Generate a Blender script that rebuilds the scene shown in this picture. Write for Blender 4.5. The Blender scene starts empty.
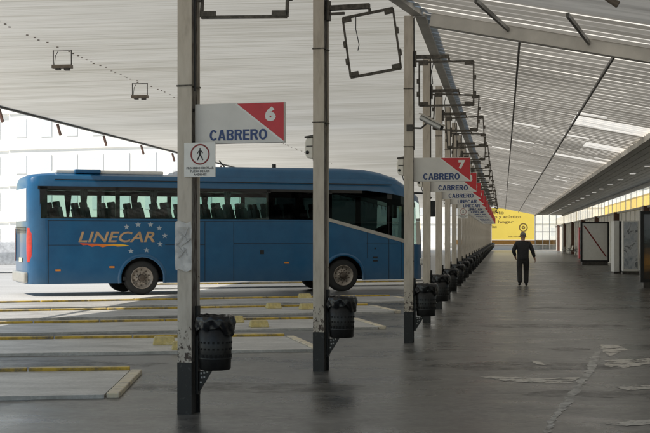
import bpy, bmesh, math, random
from mathutils import Vector, Matrix
random.seed(7)
R = math.radians
sc = bpy.context.scene
col = sc.collection
PHI = R(7.8)      # heading of the long platform
PHI2 = R(17.6)    # heading of the short platform before the bend
def F(v, u, z=0.0):
    return Vector((v*math.cos(PHI)+u*math.sin(PHI), -v*math.sin(PHI)+u*math.cos(PHI), z))
C3 = Vector((1.308, 20.24, 0))
def N(v, u, z=0.0):
    return Vector((C3.x+v*math.cos(PHI2)+u*math.sin(PHI2), C3.y-v*math.sin(PHI2)+u*math.cos(PHI2), z))
BEND = math.tan(R(4.9))
def ub(v):                       # where the far section starts, in far coordinates
    return 20.23-BEND*(v+1.451)

# ------------------------------------------------------------------ materials
def new_mat(name):
    m = bpy.data.materials.new(name); m.use_nodes = True
    nt = m.node_tree
    return m, nt, nt.nodes['Principled BSDF']
def ramp(nt, fac, stops):
    r = nt.nodes.new('ShaderNodeValToRGB')
    e = r.color_ramp.elements
    while len(e) < len(stops): e.new(0.5)
    for el, (p, c) in zip(e, stops):
        el.position = p; el.color = (c[0], c[1], c[2], 1)
    nt.links.new(fac, r.inputs[0]); return r.outputs[0]
def coords(nt, kind='Object', scale=(1,1,1), rot=(0,0,0)):
    tc = nt.nodes.new('ShaderNodeTexCoord'); mp = nt.nodes.new('ShaderNodeMapping')
    mp.inputs['Scale'].default_value = scale; mp.inputs['Rotation'].default_value = rot
    nt.links.new(tc.outputs[kind], mp.inputs[0]); return mp.outputs[0]
def noise(nt, vec, scale=5, detail=6, rough=.6, dist=0):
    n = nt.nodes.new('ShaderNodeTexNoise'); n.inputs['Scale'].default_value = scale
    n.inputs['Detail'].default_value = detail; n.inputs['Roughness'].default_value = rough
    n.inputs['Distortion'].default_value = dist
    nt.links.new(vec, n.inputs['Vector']); return n.outputs[0]
def mixc(nt, fac, a, b, mode='MIX'):
    m = nt.nodes.new('ShaderNodeMix'); m.data_type = 'RGBA'; m.blend_type = mode
    for s, v in ((0, fac), (6, a), (7, b)):
        if hasattr(v, 'node'): nt.links.new(v, m.inputs[s])
        elif s == 0: m.inputs[0].default_value = v
        else: m.inputs[s].default_value = (v[0], v[1], v[2], 1)
    return m.outputs[2]
def math_(nt, op, a, b=0.0):
    m = nt.nodes.new('ShaderNodeMath'); m.operation = op
    for i, v in enumerate((a, b)):
        if hasattr(v, 'node'): nt.links.new(v, m.inputs[i])
        else: m.inputs[i].default_value = v
    return m.outputs[0]
def maprange(nt, x, a, b, c=0, d=1):
    m = nt.nodes.new('ShaderNodeMapRange'); nt.links.new(x, m.inputs[0])
    for i, v in enumerate((a, b, c, d)): m.inputs[i+1].default_value = v
    return m.outputs[0]
def bump(nt, b, h, strength=.3, dist=.02):
    n = nt.nodes.new('ShaderNodeBump'); n.inputs['Strength'].default_value = strength
    n.inputs['Distance'].default_value = dist
    nt.links.new(h, n.inputs['Height']); nt.links.new(n.outputs[0], b.inputs['Normal'])
def simple(name, c, rough=.6, metal=0, var=.25, scale=6, coat=0, bmp=0, spec=None, stretch=(1,1,1)):
    m, nt, b = new_mat(name)
    v = coords(nt, 'Object', stretch)
    n = noise(nt, v, scale)
    lo = tuple(x*(1-var) for x in c); hi = tuple(min(1, x*(1+var)) for x in c)
    nt.links.new(ramp(nt, n, [(.3, lo), (.7, hi)]), b.inputs['Base Color'])
    b.inputs['Roughness'].default_value = rough; b.inputs['Metallic'].default_value = metal
    if coat: b.inputs['Coat Weight'].default_value = coat; b.inputs['Coat Roughness'].default_value = .08
    if spec is not None: b.inputs['Specular IOR Level'].default_value = spec
    if bmp: bump(nt, b, n, bmp)
    return m
M = {}
M['black'] = simple('black_paint', (.012,.012,.013), .5)
M['blackmetal'] = simple('black_metal', (.010,.010,.010), .42, .2, .5, 30)
M['bag'] = simple('bin_bag', (.006,.006,.007), .18, 0, .3, 12, bmp=.5)
M['hole'] = simple('punched_hole', (.003,.003,.003), .9)
M['white'] = simple('white_panel', (.74,.73,.70), .5, var=.06)
M['signwhite'] = simple('sign_white', (.66,.64,.61), .45, var=.08, scale=3)
M['signred'] = simple('sign_red', (.52,.022,.032), .4, var=.1)
M['signblue'] = simple('sign_blue', (.014,.045,.17), .4, var=.1)
M['ink'] = simple('dark_ink', (.02,.02,.022), .6)
M['ringred'] = simple('ring_red', (.22,.02,.02), .5)
M['steel'] = simple('galvanised_steel', (.36,.36,.35), .4, .7, .2, 20)
M['beam'] = simple('beam_paint', (.44,.42,.38), .6, 0, .2, 2, stretch=(1,1,1))
M['purlin'] = simple('purlin_steel', (.13,.125,.115), .5, .3, .3, 10)
M['darksteel'] = simple('dark_steel', (.07,.065,.06), .5, .4, .4, 10)
M['fixture'] = simple('brown_grey_metal', (.16,.13,.10), .5, .2)
M['rustframe'] = simple('worn_frame_metal', (.085,.075,.062), .55, .3, .6, 25)
M['tyre'] = simple('tyre_rubber', (.02,.02,.02), .8)
M['rim'] = simple('wheel_rim', (.34,.3,.26), .45, .5, .4, 12)
M['hub'] = simple('wheel_hub', (.10,.08,.065), .5, .5, .4, 12)
M['seat'] = simple('seat_fabric', (.085,.105,.115), .8)
M['dark'] = simple('dark_trim', (.012,.013,.015), .4)
M['silver'] = simple('silver_trim', (.5,.48,.44), .35, .4, .1)
M['orange'] = simple('orange_lens', (.7,.25,.03), .3)
M['redlens'] = simple('red_lens', (.6,.03,.02), .2, coat=.5)
M['clearlens'] = simple('clear_lens', (.8,.8,.78), .15, coat=.5)
M['plate'] = simple('number_plate', (.75,.72,.5), .5)
M['brown'] = simple('brown_cladding', (.10,.045,.03), .5)
M['bandbrown'] = simple('ochre_counter', (.42,.22,.05), .5)
M['yellow'] = simple('billboard_yellow', (.92,.70,.12), .5, var=.05, scale=.4)
M['cream'] = simple('cream_wall', (.80,.76,.69), .6, var=.1, scale=1)
M['facade'] = simple('pale_facade', (.9,.89,.86), .7, var=.06, scale=.4)
M['facade2'] = simple('beige_facade', (.9,.88,.84), .7, var=.06, scale=.4)
M['washedwin'] = simple('washed_out_window', (.77,.785,.80), .4, var=.03)  # near-white panes, glare and haze put into the colour
M['ochre'] = simple('ochre_facade', (.88,.62,.12), .7, var=.08, scale=.4)
M['cloth'] = simple('dark_cloth', (.03,.03,.033), .85, bmp=.3, scale=18)
M['trouser'] = simple('dark_trouser', (.03,.029,.028), .85, bmp=.3, scale=18)
M['skin'] = simple('skin', (.42,.25,.18), .55, var=.08)
M['hair'] = simple('grey_hair', (.22,.205,.19), .8, var=.3, scale=40)
M['shoe'] = simple('black_shoe', (.01,.01,.01), .4)
M['paper'] = simple('crumpled_paper', (.56,.545,.525), .5, var=.12, scale=14, bmp=.6)
M['pencil'] = simple('faded_print', (.44,.43,.42), .6)
M['poster'] = None
M['carwhite'] = simple('car_white', (.7,.7,.7), .3, coat=.6)
M['cargrey'] = simple('car_grey', (.2,.21,.22), .3, coat=.6)
M['slat'] = simple('soffit_slats', (.48,.47,.44), .55, var=.2, scale=1.5)
M['glow'] = None

def m_column():
    m, nt, b = new_mat('weathered_column_paint')
    v = coords(nt, 'Object')
    sep = nt.nodes.new('ShaderNodeSeparateXYZ'); nt.links.new(v, sep.inputs[0])
    big = noise(nt, coords(nt, 'Object', (3,3,.7)), 3, 8)
    base = ramp(nt, big, [(.25,(.30,.255,.205)), (.48,(.50,.445,.375)), (.75,(.60,.545,.47))])
    chips = math_(nt, 'ADD', math_(nt, 'MULTIPLY', noise(nt, coords(nt, 'Object', (1,1,.6)), 30, 8, .7), .6), math_(nt, 'MULTIPLY', noise(nt, v, 9, 3, .5), .4))
    low = maprange(nt, sep.outputs[2], 1.15, .5, .0, .11)
    low2 = maprange(nt, sep.outputs[2], 2.2, 1.0, -.02, .03)
    t = math_(nt, 'ADD', math_(nt, 'ADD', chips, low), low2)
    msk = ramp(nt, t, [(.64,(0,0,0)), (.67,(1,1,1))])
    nt.links.new(mixc(nt, msk, base, (.055,.035,.025)), b.inputs['Base Color'])
    b.inputs['Roughness'].default_value = .55
    bump(nt, b, chips, .15)
    return m
M['column'] = m_column()
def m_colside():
    m, nt, b = new_mat('shaded_web_paint')
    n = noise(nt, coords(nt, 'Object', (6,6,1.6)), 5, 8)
    nt.links.new(ramp(nt, n, [(.35,(.045,.028,.02)), (.55,(.16,.145,.13)), (.8,(.28,.265,.24))]), b.inputs['Base Color'])  # recessed webs coloured darker and browner than the flanges; their shade painted in
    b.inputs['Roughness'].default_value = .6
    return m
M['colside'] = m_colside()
def m_basepaint():
    m, nt, b = new_mat('scuffed_black_base')
    n = noise(nt, coords(nt, 'Object'), 26, 6)
    nt.links.new(ramp(nt, n, [(.60,(.006,.006,.006)), (.78,(.06,.058,.055))]), b.inputs['Base Color'])
    b.inputs['Roughness'].default_value = .5
    return m
M['base'] = m_basepaint()

def m_floor():
    m, nt, b = new_mat('worn_platform_asphalt')
    v = coords(nt, 'Object')
    rot = coords(nt, 'Object', (.8,1.1,1), (0,0,R(12)))
    n1 = noise(nt, rot, .9, 8, .65, .3)
    n2 = noise(nt, v, 14, 6, .7)
    n3 = noise(nt, coords(nt, 'Object', (.25,1,1), (0,0,R(4))), 3.0, 5, .6, .5)
    base = ramp(nt, n1, [(.28,(.048,.047,.044)), (.5,(.092,.089,.083)), (.74,(.165,.160,.150))])
    speck = ramp(nt, n2, [(.32,(.62,.62,.62)), (.5,(1,1,1)), (.72,(1.35,1.35,1.33))])
    c = mixc(nt, 1.0, base, speck, 'MULTIPLY')
    streak = ramp(nt, n3, [(.52,(0,0,0)), (.78,(.6,.6,.6))])
    c = mixc(nt, streak, c, (.19,.183,.17))
    n5 = noise(nt, coords(nt, 'Object', (.5,1.2,1), (0,0,R(-9))), 2.3, 9, .75, 1.2)
    c = mixc(nt, ramp(nt, n5, [(.33,(.75,.75,.75)), (.47,(0,0,0))]), c, (.045,.043,.04))
    n6 = noise(nt, v, 5.5, 10, .78, .6)
    c = mixc(nt, 1.0, c, ramp(nt, n6, [(.3,(.50,.50,.50)), (.5,(1,1,1)), (.7,(1.7,1.7,1.66))]), 'MULTIPLY')
    nt.links.new(c, b.inputs['Base Color'])
    nt.links.new(ramp(nt, n1, [(.3,(.20,)*3), (.7,(.42,)*3)]), b.inputs['Roughness'])
    b.inputs['Specular IOR Level'].default_value = .42
    bump(nt, b, n2, .12, .01)
    return m
M['floor'] = m_floor()
def m_road():
    m, nt, b = new_mat('bay_asphalt')
    n1 = noise(nt, coords(nt, 'Object', (.3,1.1,1), (0,0,R(-12))), 1.1, 8, .65)
    n2 = noise(nt, coords(nt, 'Object'), 16, 5, .7)
    base = ramp(nt, n1, [(.3,(.06,.06,.06)), (.55,(.105,.105,.105)), (.78,(.17,.17,.168))])
    speck = ramp(nt, n2, [(.3,(.7,)*3), (.7,(1.25,)*3)])
    nt.links.new(mixc(nt, 1.0, base, speck, 'MULTIPLY'), b.inputs['Base Color'])
    b.inputs['Roughness'].default_value = .36
    bump(nt, b, n2, .1, .01)
    return m
M['road'] = m_road()
def m_concrete(name, a, b_, c, s=1.4, rough=.75):
    m, nt, b = new_mat(name)
    n1 = noise(nt, coords(nt, 'Object', (.6,1.3,1)), s, 9, .68, .3)
    n2 = noise(nt, coords(nt, 'Object'), 22, 5, .7)
    base = ramp(nt, n1, [(.3,a), (.55,b_), (.75,c)])
    speck = ramp(nt, n2, [(.3,(.78,)*3), (.7,(1.18,)*3)])
    nt.links.new(mixc(nt, 1.0, base, speck, 'MULTIPLY'), b.inputs['Base Color'])
    b.inputs['Roughness'].default_value = rough
    bump(nt, b, n2, .15, .01)
    return m
M['island'] = m_concrete('island_concrete', (.27,.265,.25), (.47,.46,.44), (.62,.61,.585), 1.8, .42)
M['ground'] = m_concrete('outer_asphalt', (.46,.455,.44), (.55,.545,.53), (.62,.615,.60), .3)
def m_kerb():
    m, nt, b = new_mat('worn_toplit_yellow_kerb')
    n = noise(nt, coords(nt, 'Object', (1,1,1)), 3.2, 9, .75)
    k = ramp(nt, n, [(.38,(.14,.12,.09)), (.47,(.34,.24,.05)), (.56,(.55,.37,.05)), (.75,(.62,.43,.09))])
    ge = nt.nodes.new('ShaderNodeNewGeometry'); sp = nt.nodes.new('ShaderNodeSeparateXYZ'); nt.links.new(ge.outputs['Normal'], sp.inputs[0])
    tp = ramp(nt, n, [(.36,(.30,.28,.24)), (.52,(.52,.44,.26)), (.7,(.66,.50,.14))])  # paler top faces: light falling on the worn kerbs, put into colour
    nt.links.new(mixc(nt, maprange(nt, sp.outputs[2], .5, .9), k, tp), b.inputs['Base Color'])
    b.inputs['Roughness'].default_value = .7
    bump(nt, b, n, .3, .01)
    return m
M['kerb'] = m_kerb()
M['blockpaint'] = m_concrete('pale_yellow_block', (.42,.36,.2), (.55,.45,.18), (.6,.55,.38), 5)
def m_kerbend():
    m, nt, b = new_mat('faded_kerb_end')
    n = noise(nt, coords(nt, 'Object', (1,1,1)), 4, 9, .75)
    nt.links.new(ramp(nt, n, [(.36,(.32,.28,.22)), (.5,(.62,.56,.45)), (.66,(.68,.58,.36))]), b.inputs['Base Color'])
    b.inputs['Roughness'].default_value = .75
    return m
M['kerbend'] = m_kerbend()
def m_mask(name, a, b_, lo, hi, scale, amax=1.0):
    m, nt, b = new_mat(name); out = nt.nodes['Material Output']
    v = coords(nt, 'Object'); n = noise(nt, v, scale, 9, .72); n2 = noise(nt, v, 20, 6, .7)
    nt.links.new(ramp(nt, n2, [(.3,a), (.7,b_)]), b.inputs['Base Color']); b.inputs['Roughness'].default_value = .42
    t = nt.nodes.new('ShaderNodeBsdfTransparent'); mx = nt.nodes.new('ShaderNodeMixShader')
    nt.links.new(maprange(nt, n, lo, hi, 0, amax), mx.inputs[0])
    nt.links.new(t.outputs[0], mx.inputs[1]); nt.links.new(b.outputs[0], mx.inputs[2]); nt.links.new(mx.outputs[0], out.inputs[0]); return m
M['patch'] = m_mask('broken_mortar_patch', (.46,.425,.37), (.68,.64,.57), .40, .50, 4.2, .95)
M['dust'] = m_mask('dusty_scuff', (.44,.43,.40), (.60,.585,.55), .30, .55, 3.0, .85)
M['stain'] = m_mask('dark_stain', (.03,.03,.028), (.06,.058,.055), .40, .68, 3.0, .6)

def lateral_vec(nt, su, sv, phi):
    """object coordinates turned into (along, across) the building and stretched"""
    v = coords(nt, 'Object', (1,1,1), (0,0,phi))
    m = nt.nodes.new('ShaderNodeVectorMath'); m.operation = 'MULTIPLY'
    m.inputs[1].default_value = (sv, su, 1); nt.links.new(v, m.inputs[0]); return m.outputs[0]
def m_ceiling():
    m, nt, b = new_mat('ribbed_soffit_sheet')
    n1 = noise(nt, lateral_vec(nt, 3.2, .12, PHI), 1.6, 9, .66)
    n2 = noise(nt, lateral_vec(nt, 1.0, .35, PHI), .35, 5, .6)
    c = ramp(nt, n1, [(.22,(.60,.58,.53)), (.45,(.69,.67,.615)), (.72,(.76,.745,.69))])
    d = ramp(nt, n2, [(.3,(.80,.79,.76)), (.62,(1,1,1))])
    n3 = noise(nt, lateral_vec(nt, 2.6, .03, R(0)), 1.0, 3, .5)
    d = mixc(nt, 1.0, d, ramp(nt, n3, [(.47,(1,1,1)), (.498,(.80,.79,.76)), (.508,(.80,.79,.76)), (.54,(1,1,1))]), 'MULTIPLY')
    nt.links.new(mixc(nt, 1.0, c, d, 'MULTIPLY'), b.inputs['Base Color'])
    b.inputs['Roughness'].default_value = .5
    tr = nt.nodes.new('ShaderNodeBsdfTranslucent'); mx = nt.nodes.new('ShaderNodeMixShader'); mx.inputs[0].default_value = .38  # translucency added so sun from above brightens soffit and floor
    nt.links.new(mixc(nt, 1.0, c, d, 'MULTIPLY'), tr.inputs[0])
    nt.links.new(b.outputs[0], mx.inputs[1]); nt.links.new(tr.outputs[0], mx.inputs[2]); nt.links.new(mx.outputs[0], nt.nodes['Material Output'].inputs[0])
    return m
M['ceiling'] = m_ceiling()
def m_translucent(name, phi, body, light, lo, hi, strips=None):
    m, nt, b = new_mat(name)
    out = nt.nodes['Material Output']
    n1 = noise(nt, lateral_vec(nt, 2.4, .28, phi), 1.0, 7, .6)
    n2 = noise(nt, lateral_vec(nt, 5.5, .35, phi), 1.3, 6, .6)
    n3 = noise(nt, lateral_vec(nt, .5, .5, phi), .5, 3, .5)
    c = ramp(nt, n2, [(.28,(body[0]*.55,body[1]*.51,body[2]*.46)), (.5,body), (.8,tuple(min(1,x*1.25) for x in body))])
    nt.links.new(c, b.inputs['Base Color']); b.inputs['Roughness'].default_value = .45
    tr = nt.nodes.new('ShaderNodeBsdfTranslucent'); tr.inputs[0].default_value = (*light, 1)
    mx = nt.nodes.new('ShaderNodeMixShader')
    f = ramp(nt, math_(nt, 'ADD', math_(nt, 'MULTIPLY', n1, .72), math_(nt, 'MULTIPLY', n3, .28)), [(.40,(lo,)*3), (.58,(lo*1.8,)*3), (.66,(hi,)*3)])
    if strips:
        at = nt.nodes.new('ShaderNodeAttribute'); at.attribute_name = 'strip'; at.attribute_type = 'GEOMETRY'
        n4 = noise(nt, lateral_vec(nt, 6, .3, phi), 1.2, 5, .6)
        fl = ramp(nt, n4, [(.3,(.6,)*3), (.5,(1,)*3)])
        f = mixc(nt, at.outputs['Fac'], f, mixc(nt, 1.0, (strips,)*3, fl, 'MULTIPLY'))
    nt.links.new(f, mx.inputs[0]); nt.links.new(b.outputs[0], mx.inputs[1]); nt.links.new(tr.outputs[0], mx.inputs[2])
    nt.links.new(mx.outputs[0], out.inputs[0])
    return m
M['corr'] = m_translucent('translucent_corrugated_sheet', PHI, (.48,.44,.375), (.95,.89,.79), .27, .58, strips=1.0)
M['corr2'] = m_translucent('weathered_corrugated_sheet', PHI2, (.40,.37,.32), (.92,.87,.78), .17, .4, strips=.95)
M['flank'] = m_translucent('shaded_sheet_flank', PHI, (.33,.29,.235), (.85,.78,.66), .17, .27)  # darker brown flanks put the corrugation shading into the colour
M['deckt'] = m_translucent('grey_translucent_panel', PHI2, (.25,.24,.225), (.8,.77,.7), .12, .16)  # solid panel, translucency added to let more light onto the platform
M['deck'] = simple('grey_roof_deck', (.27,.265,.25), .6, var=.15, scale=1.2)
def m_glass(name, tint, gl=.1, rough=.03):
    m, nt, b = new_mat(name); out = nt.nodes['Material Output']
    t = nt.nodes.new('ShaderNodeBsdfTransparent'); t.inputs[0].default_value = (*tint, 1)
    g = nt.nodes.new('ShaderNodeBsdfGlossy'); g.inputs['Roughness'].default_value = rough
    fr = nt.nodes.new('ShaderNodeFresnel'); fr.inputs[0].default_value = 1.45
    a = math_(nt, 'ADD', fr.outputs[0], gl-.04)
    mx = nt.nodes.new('ShaderNodeMixShader'); nt.links.new(a, mx.inputs[0])
    nt.links.new(t.outputs[0], mx.inputs[1]); nt.links.new(g.outputs[0], mx.inputs[2])
    nt.links.new(mx.outputs[0], out.inputs[0]); return m
M['busglass'] = m_glass('green_tinted_glass', (.62,.76,.70), .05)
M['busglassmid'] = m_glass('mid_tinted_glass', (.48,.64,.58), .04)
M['busglassdark'] = m_glass('darkened_front_glass', (.055,.08,.078), .01)  # front panes darkened in place of a shaded cabin behind them
M['clearglass'] = m_glass('clear_glass', (.95,.96,.95), .05)
def m_frost():
    m, nt, b = new_mat('milky_glazing'); out = nt.nodes['Material Output']
    t = nt.nodes.new('ShaderNodeBsdfTransparent'); t.inputs[0].default_value = (.98,.97,.94,1)
    g = nt.nodes.new('ShaderNodeBsdfTranslucent'); g.inputs[0].default_value = (.9,.88,.8,1)
    n = noise(nt, coords(nt, 'Object', (1,1,.3)), 1.6, 5, .6)
    mx = nt.nodes.new('ShaderNodeMixShader'); nt.links.new(maprange(nt, n, .35, .65, .02, .2), mx.inputs[0])
    nt.links.new(t.outputs[0], mx.inputs[1]); nt.links.new(g.outputs[0], mx.inputs[2]); nt.links.new(mx.outputs[0], out.inputs[0]); return m
M['frost'] = m_frost()
def m_bus():
    m, nt, b = new_mat('blue_coach_paint')
    n = noise(nt, coords(nt, 'Object'), 2.2, 8, .65)
    sep = nt.nodes.new('ShaderNodeSeparateXYZ'); nt.links.new(coords(nt, 'Object'), sep.inputs[0])
    c = ramp(nt, n, [(.3,(.006,.085,.205)), (.7,(.011,.112,.25))])
    d = math_(nt, 'ADD', maprange(nt, sep.outputs[2], 1.1, .35, 0, .55), math_(nt, 'MULTIPLY', n, .5))
    msk = ramp(nt, d, [(.45,(0,0,0)), (.95,(.35,.35,.35))])
    nt.links.new(mixc(nt, msk, c, (.09,.10,.11)), b.inputs['Base Color'])
    b.inputs['Roughness'].default_value = .3; b.inputs['Coat Weight'].default_value = .4; b.inputs['Coat Roughness'].default_value = .06
    bump(nt, b, noise(nt, coords(nt, 'Object', (1,1,1.6)), 1.1, 3, .5), .12, .12)
    return m
M['bus'] = m_bus()
def m_swoosh():
    m, nt, b = new_mat('flame_swoosh')
    c = ramp(nt, maprange(nt, _sepx(nt), 1.3, 2.75), [(.0,(.65,.05,.03)), (.5,(.75,.2,.03)), (1,(.85,.6,.05))])
    nt.links.new(c, b.inputs['Base Color']); b.inputs['Roughness'].default_value = .4; return m
def _sepx(nt):
    s = nt.nodes.new('ShaderNodeSeparateXYZ'); nt.links.new(coords(nt, 'Object'), s.inputs[0]); return s.outputs[0]
M['swoosh'] = m_swoosh()
M['logo'] = simple('logo_bronze', (.55,.36,.2), .35, .3, .2, 3)
M['star'] = simple('silver_star', (.4,.46,.52), .4, .2, .1)
def m_poster(name, stops, sc_=3, st=(1,1,1)):
    m, nt, b = new_mat(name)
    n = noise(nt, coords(nt, 'Object', st), sc_, 8, .7, .8)
    nt.links.new(ramp(nt, n, stops), b.inputs['Base Color']); b.inputs['Roughness'].default_value = .3
    return m
M['map'] = m_poster('printed_route_map', [(.3,(.05,.06,.08)), (.42,(.36,.40,.46)), (.54,(.55,.57,.6)), (.60,(.07,.08,.10)), (.66,(.42,.45,.5)), (.8,(.6,.62,.64))], 2.6, (1,1,.7))
def m_sunset():
    m, nt, b = new_mat('landscape_print')
    s = nt.nodes.new('ShaderNodeSeparateXYZ'); nt.links.new(coords(nt, 'Object'), s.inputs[0])
    n = noise(nt, coords(nt, 'Object', (1,1,2.5)), 2.2, 8, .7, .5)
    z = math_(nt, 'ADD', maprange(nt, s.outputs[2], .4, 2.2), math_(nt, 'MULTIPLY', math_(nt, 'SUBTRACT', n, .5), .5))
    nt.links.new(ramp(nt, z, [(.05,(.04,.03,.02)), (.25,(.30,.15,.03)), (.42,(.14,.09,.05)), (.58,(.05,.06,.06)), (.75,(.14,.17,.19)), (.95,(.20,.22,.25))]), b.inputs['Base Color'])
    b.inputs['Roughness'].default_value = .25
    return m
M['sunset'] = m_sunset()
def m_light():
    m, nt, b = new_mat('lit_diffuser')
    b.inputs['Base Color'].default_value = (.8,.8,.78,1)
    b.inputs['Emission Color'].default_value = (1,.97,.9,1); b.inputs['Emission Strength'].default_value = .45
    return m
M['glow'] = m_light()

# ------------------------------------------------------------------ mesh builder
class MB:
    def __init__(s): s.v=[]; s.f=[]; s.mi=[]; s.sm=[]
    def add(s, vs, fs, mi=0, sm=False):
        o=len(s.v); s.v += [tuple(x) for x in vs]
        for f in fs: s.f.append(tuple(i+o for i in f)); s.mi.append(mi); s.sm.append(sm)
    def box(s, c, d, mi=0, mat=None):
        x,y,z = d[0]/2,d[1]/2,d[2]/2; c=Vector(c)
        vs=[Vector((a*x,b*y,e*z)) for e in(-1,1) for b in(-1,1) for a in(-1,1)]
        if mat is not None: vs=[mat@p for p in vs]
        s.add([p+c for p in vs],[(0,2,3,1),(4,5,7,6),(0,1,5,4),(2,6,7,3),(0,4,6,2),(1,3,7,5)],mi)
    def hull8(s, vs, mi=0):
        s.add(vs,[(0,2,3,1),(4,5,7,6),(0,1,5,4),(2,6,7,3),(0,4,6,2),(1,3,7,5)],mi)
    def bar(s, p, q, w, h, mi=0, up=Vector((0,0,1))):
        p=Vector(p); q=Vector(q); d=(q-p).normalized()
        if abs(d.dot(up))>.98: up=Vector((0,1,0))
        a=d.cross(up).normalized()*w/2; b=a.cross(d).normalized()*h/2
        s.hull8([p-a-b,p+a-b,p-a+b,p+a+b,q-a-b,q+a-b,q-a+b,q+a+b],mi)
    def tube(s, p, q, r, n=12, r2=None, mi=0, cap=True):
        p=Vector(p); q=Vector(q); d=(q-p).normalized(); r2=r if r2 is None else r2
        up=Vector((0,0,1)) if abs(d.z)<.9 else Vector((1,0,0))
        a=d.cross(up).normalized(); b=d.cross(a)
        vs=[]
        for c,rr in((p,r),(q,r2)):
            for i in range(n):
                t=2*math.pi*i/n; vs.append(c+(a*math.cos(t)+b*math.sin(t))*rr)
        s.add(vs,[(i,(i+1)%n,n+(i+1)%n,n+i) for i in range(n)],mi,True)
        if cap:
            s.add(vs[:n],[tuple(range(n))],mi); s.add(vs[n:],[tuple(range(n))],mi)
    def path(s, pts, r, n=8, mi=0):
        for a,b in zip(pts[:-1],pts[1:]): s.tube(a,b,r,n,mi=mi)
    def prism(s, poly, f, mi=0):
        """poly: 2D outline; f(p,k) -> 3D for k=0,1"""
        n=len(poly); vs=[f(p,0) for p in poly]+[f(p,1) for p in poly]
        s.add(vs,[tuple(range(n))]+[tuple(range(n,2*n))]+[(i,(i+1)%n,n+(i+1)%n,n+i) for i in range(n)],mi)
    def lathe(s, prof, c=(0,0,0), n=24, mi=0, axis='z'):
        vs=[]; c=Vector(c)
        for r,h in prof:
            for i in range(n):
                t=2*math.pi*i/n
                p=Vector((r*math.cos(t),r*math.sin(t),h))
                if axis=='y': p=Vector((p.x,p.z,p.y))
                vs.append(c+p)
        fs=[(k*n+i,k*n+(i+1)%n,(k+1)*n+(i+1)%n,(k+1)*n+i) for k in range(len(prof)-1) for i in range(n)]
        s.add(vs,fs,mi,True)
    def grid(s, fn, nu, nv, mi=0, sm=True):
        vs=[fn(i/nu,j/nv) for j in range(nv+1) for i in range(nu+1)]
        w=nu+1
        s.add(vs,[(j*w+i,j*w+i+1,(j+1)*w+i+1,(j+1)*w+i) for j in range(nv) for i in range(nu)],mi,sm)
    def build(s, name, mats, parent=None, fix=True, bevel=0):
        me=bpy.data.meshes.new(name); me.from_pydata(s.v,[],s.f)
        if not isinstance(mats,(list,tuple)): mats=[mats]
        for m in mats: me.materials.append(m)
        me.polygons.foreach_set('material_index', s.mi); me.polygons.foreach_set('use_smooth', s.sm)
        if fix:
            bm=bmesh.new(); bm.from_mesh(me); bmesh.ops.recalc_face_normals(bm,faces=bm.faces); bm.to_mesh(me); bm.free()
        me.update()
        o=bpy.data.objects.new(name,me); col.objects.link(o)
        if parent: o.parent=parent
        if bevel:
            b=o.modifiers.new('bevel','BEVEL'); b.width=bevel; b.segments=2; b.limit_method='ANGLE'
        return o
def tag(o, label=None, cat=None, group=None, kind=None):
    for k,v in (('label',label),('category',cat),('group',group),('kind',kind)):
        if v: o[k]=v
    return o
def empty(name, loc=(0,0,0), rz=0, label=None, cat=None, group=None):
    o=bpy.data.objects.new(name,None); col.objects.link(o); o.location=loc; o.rotation_euler=(0,0,rz); o.empty_display_size=.2
    return tag(o,label,cat,group)
def copy_tree(o, parent=None):
    c=o.copy(); col.objects.link(c)
    if parent: c.parent=parent
    for ch in list(o.children): copy_tree(ch,c)
    return c
def text_mesh(name, s, w, h, mat, parent, at, bold=.02, shear=0, depth=.002, face='-y', anchor='l'):
    """lettering of overall width w and height h; at = lower left corner, letters stand in the local xz plane facing -y"""
    cu=bpy.data.curves.new(name,'FONT'); cu.body=s; cu.size=1; cu.offset=bold; cu.extrude=0; cu.shear=shear; cu.resolution_u=3
    cu.space_line=.95
    if anchor=='c': cu.align_x='CENTER'
    t=bpy.data.objects.new(name,cu); col.objects.link(t)
    bpy.context.view_layer.update()
    dg=bpy.context.evaluated_depsgraph_get()
    me=bpy.data.meshes.new_from_object(t.evaluated_get(dg)); 
    bpy.data.objects.remove(t)
    xs=[v.co.x for v in me.vertices]; ys=[v.co.y for v in me.vertices]
    x0,x1,y0,y1=min(xs),max(xs),min(ys),max(ys)
    for v in me.vertices:
        X=(v.co.x-x0)/(x1-x0)*w; Z=(v.co.y-y0)/(y1-y0)*h
        v.co=Vector((at[0]+X, at[1], at[2]+Z))
    me.name=name; me.materials.clear(); me.materials.append(mat)
    o=bpy.data.objects.new(name,me); col.objects.link(o); o.parent=parent
    return o
GL={'C':.72,'A':.76,'B':.70,'R':.73,'E':.62,'O':.78,'L':.58,'I':.22,'N':.72}
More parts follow.
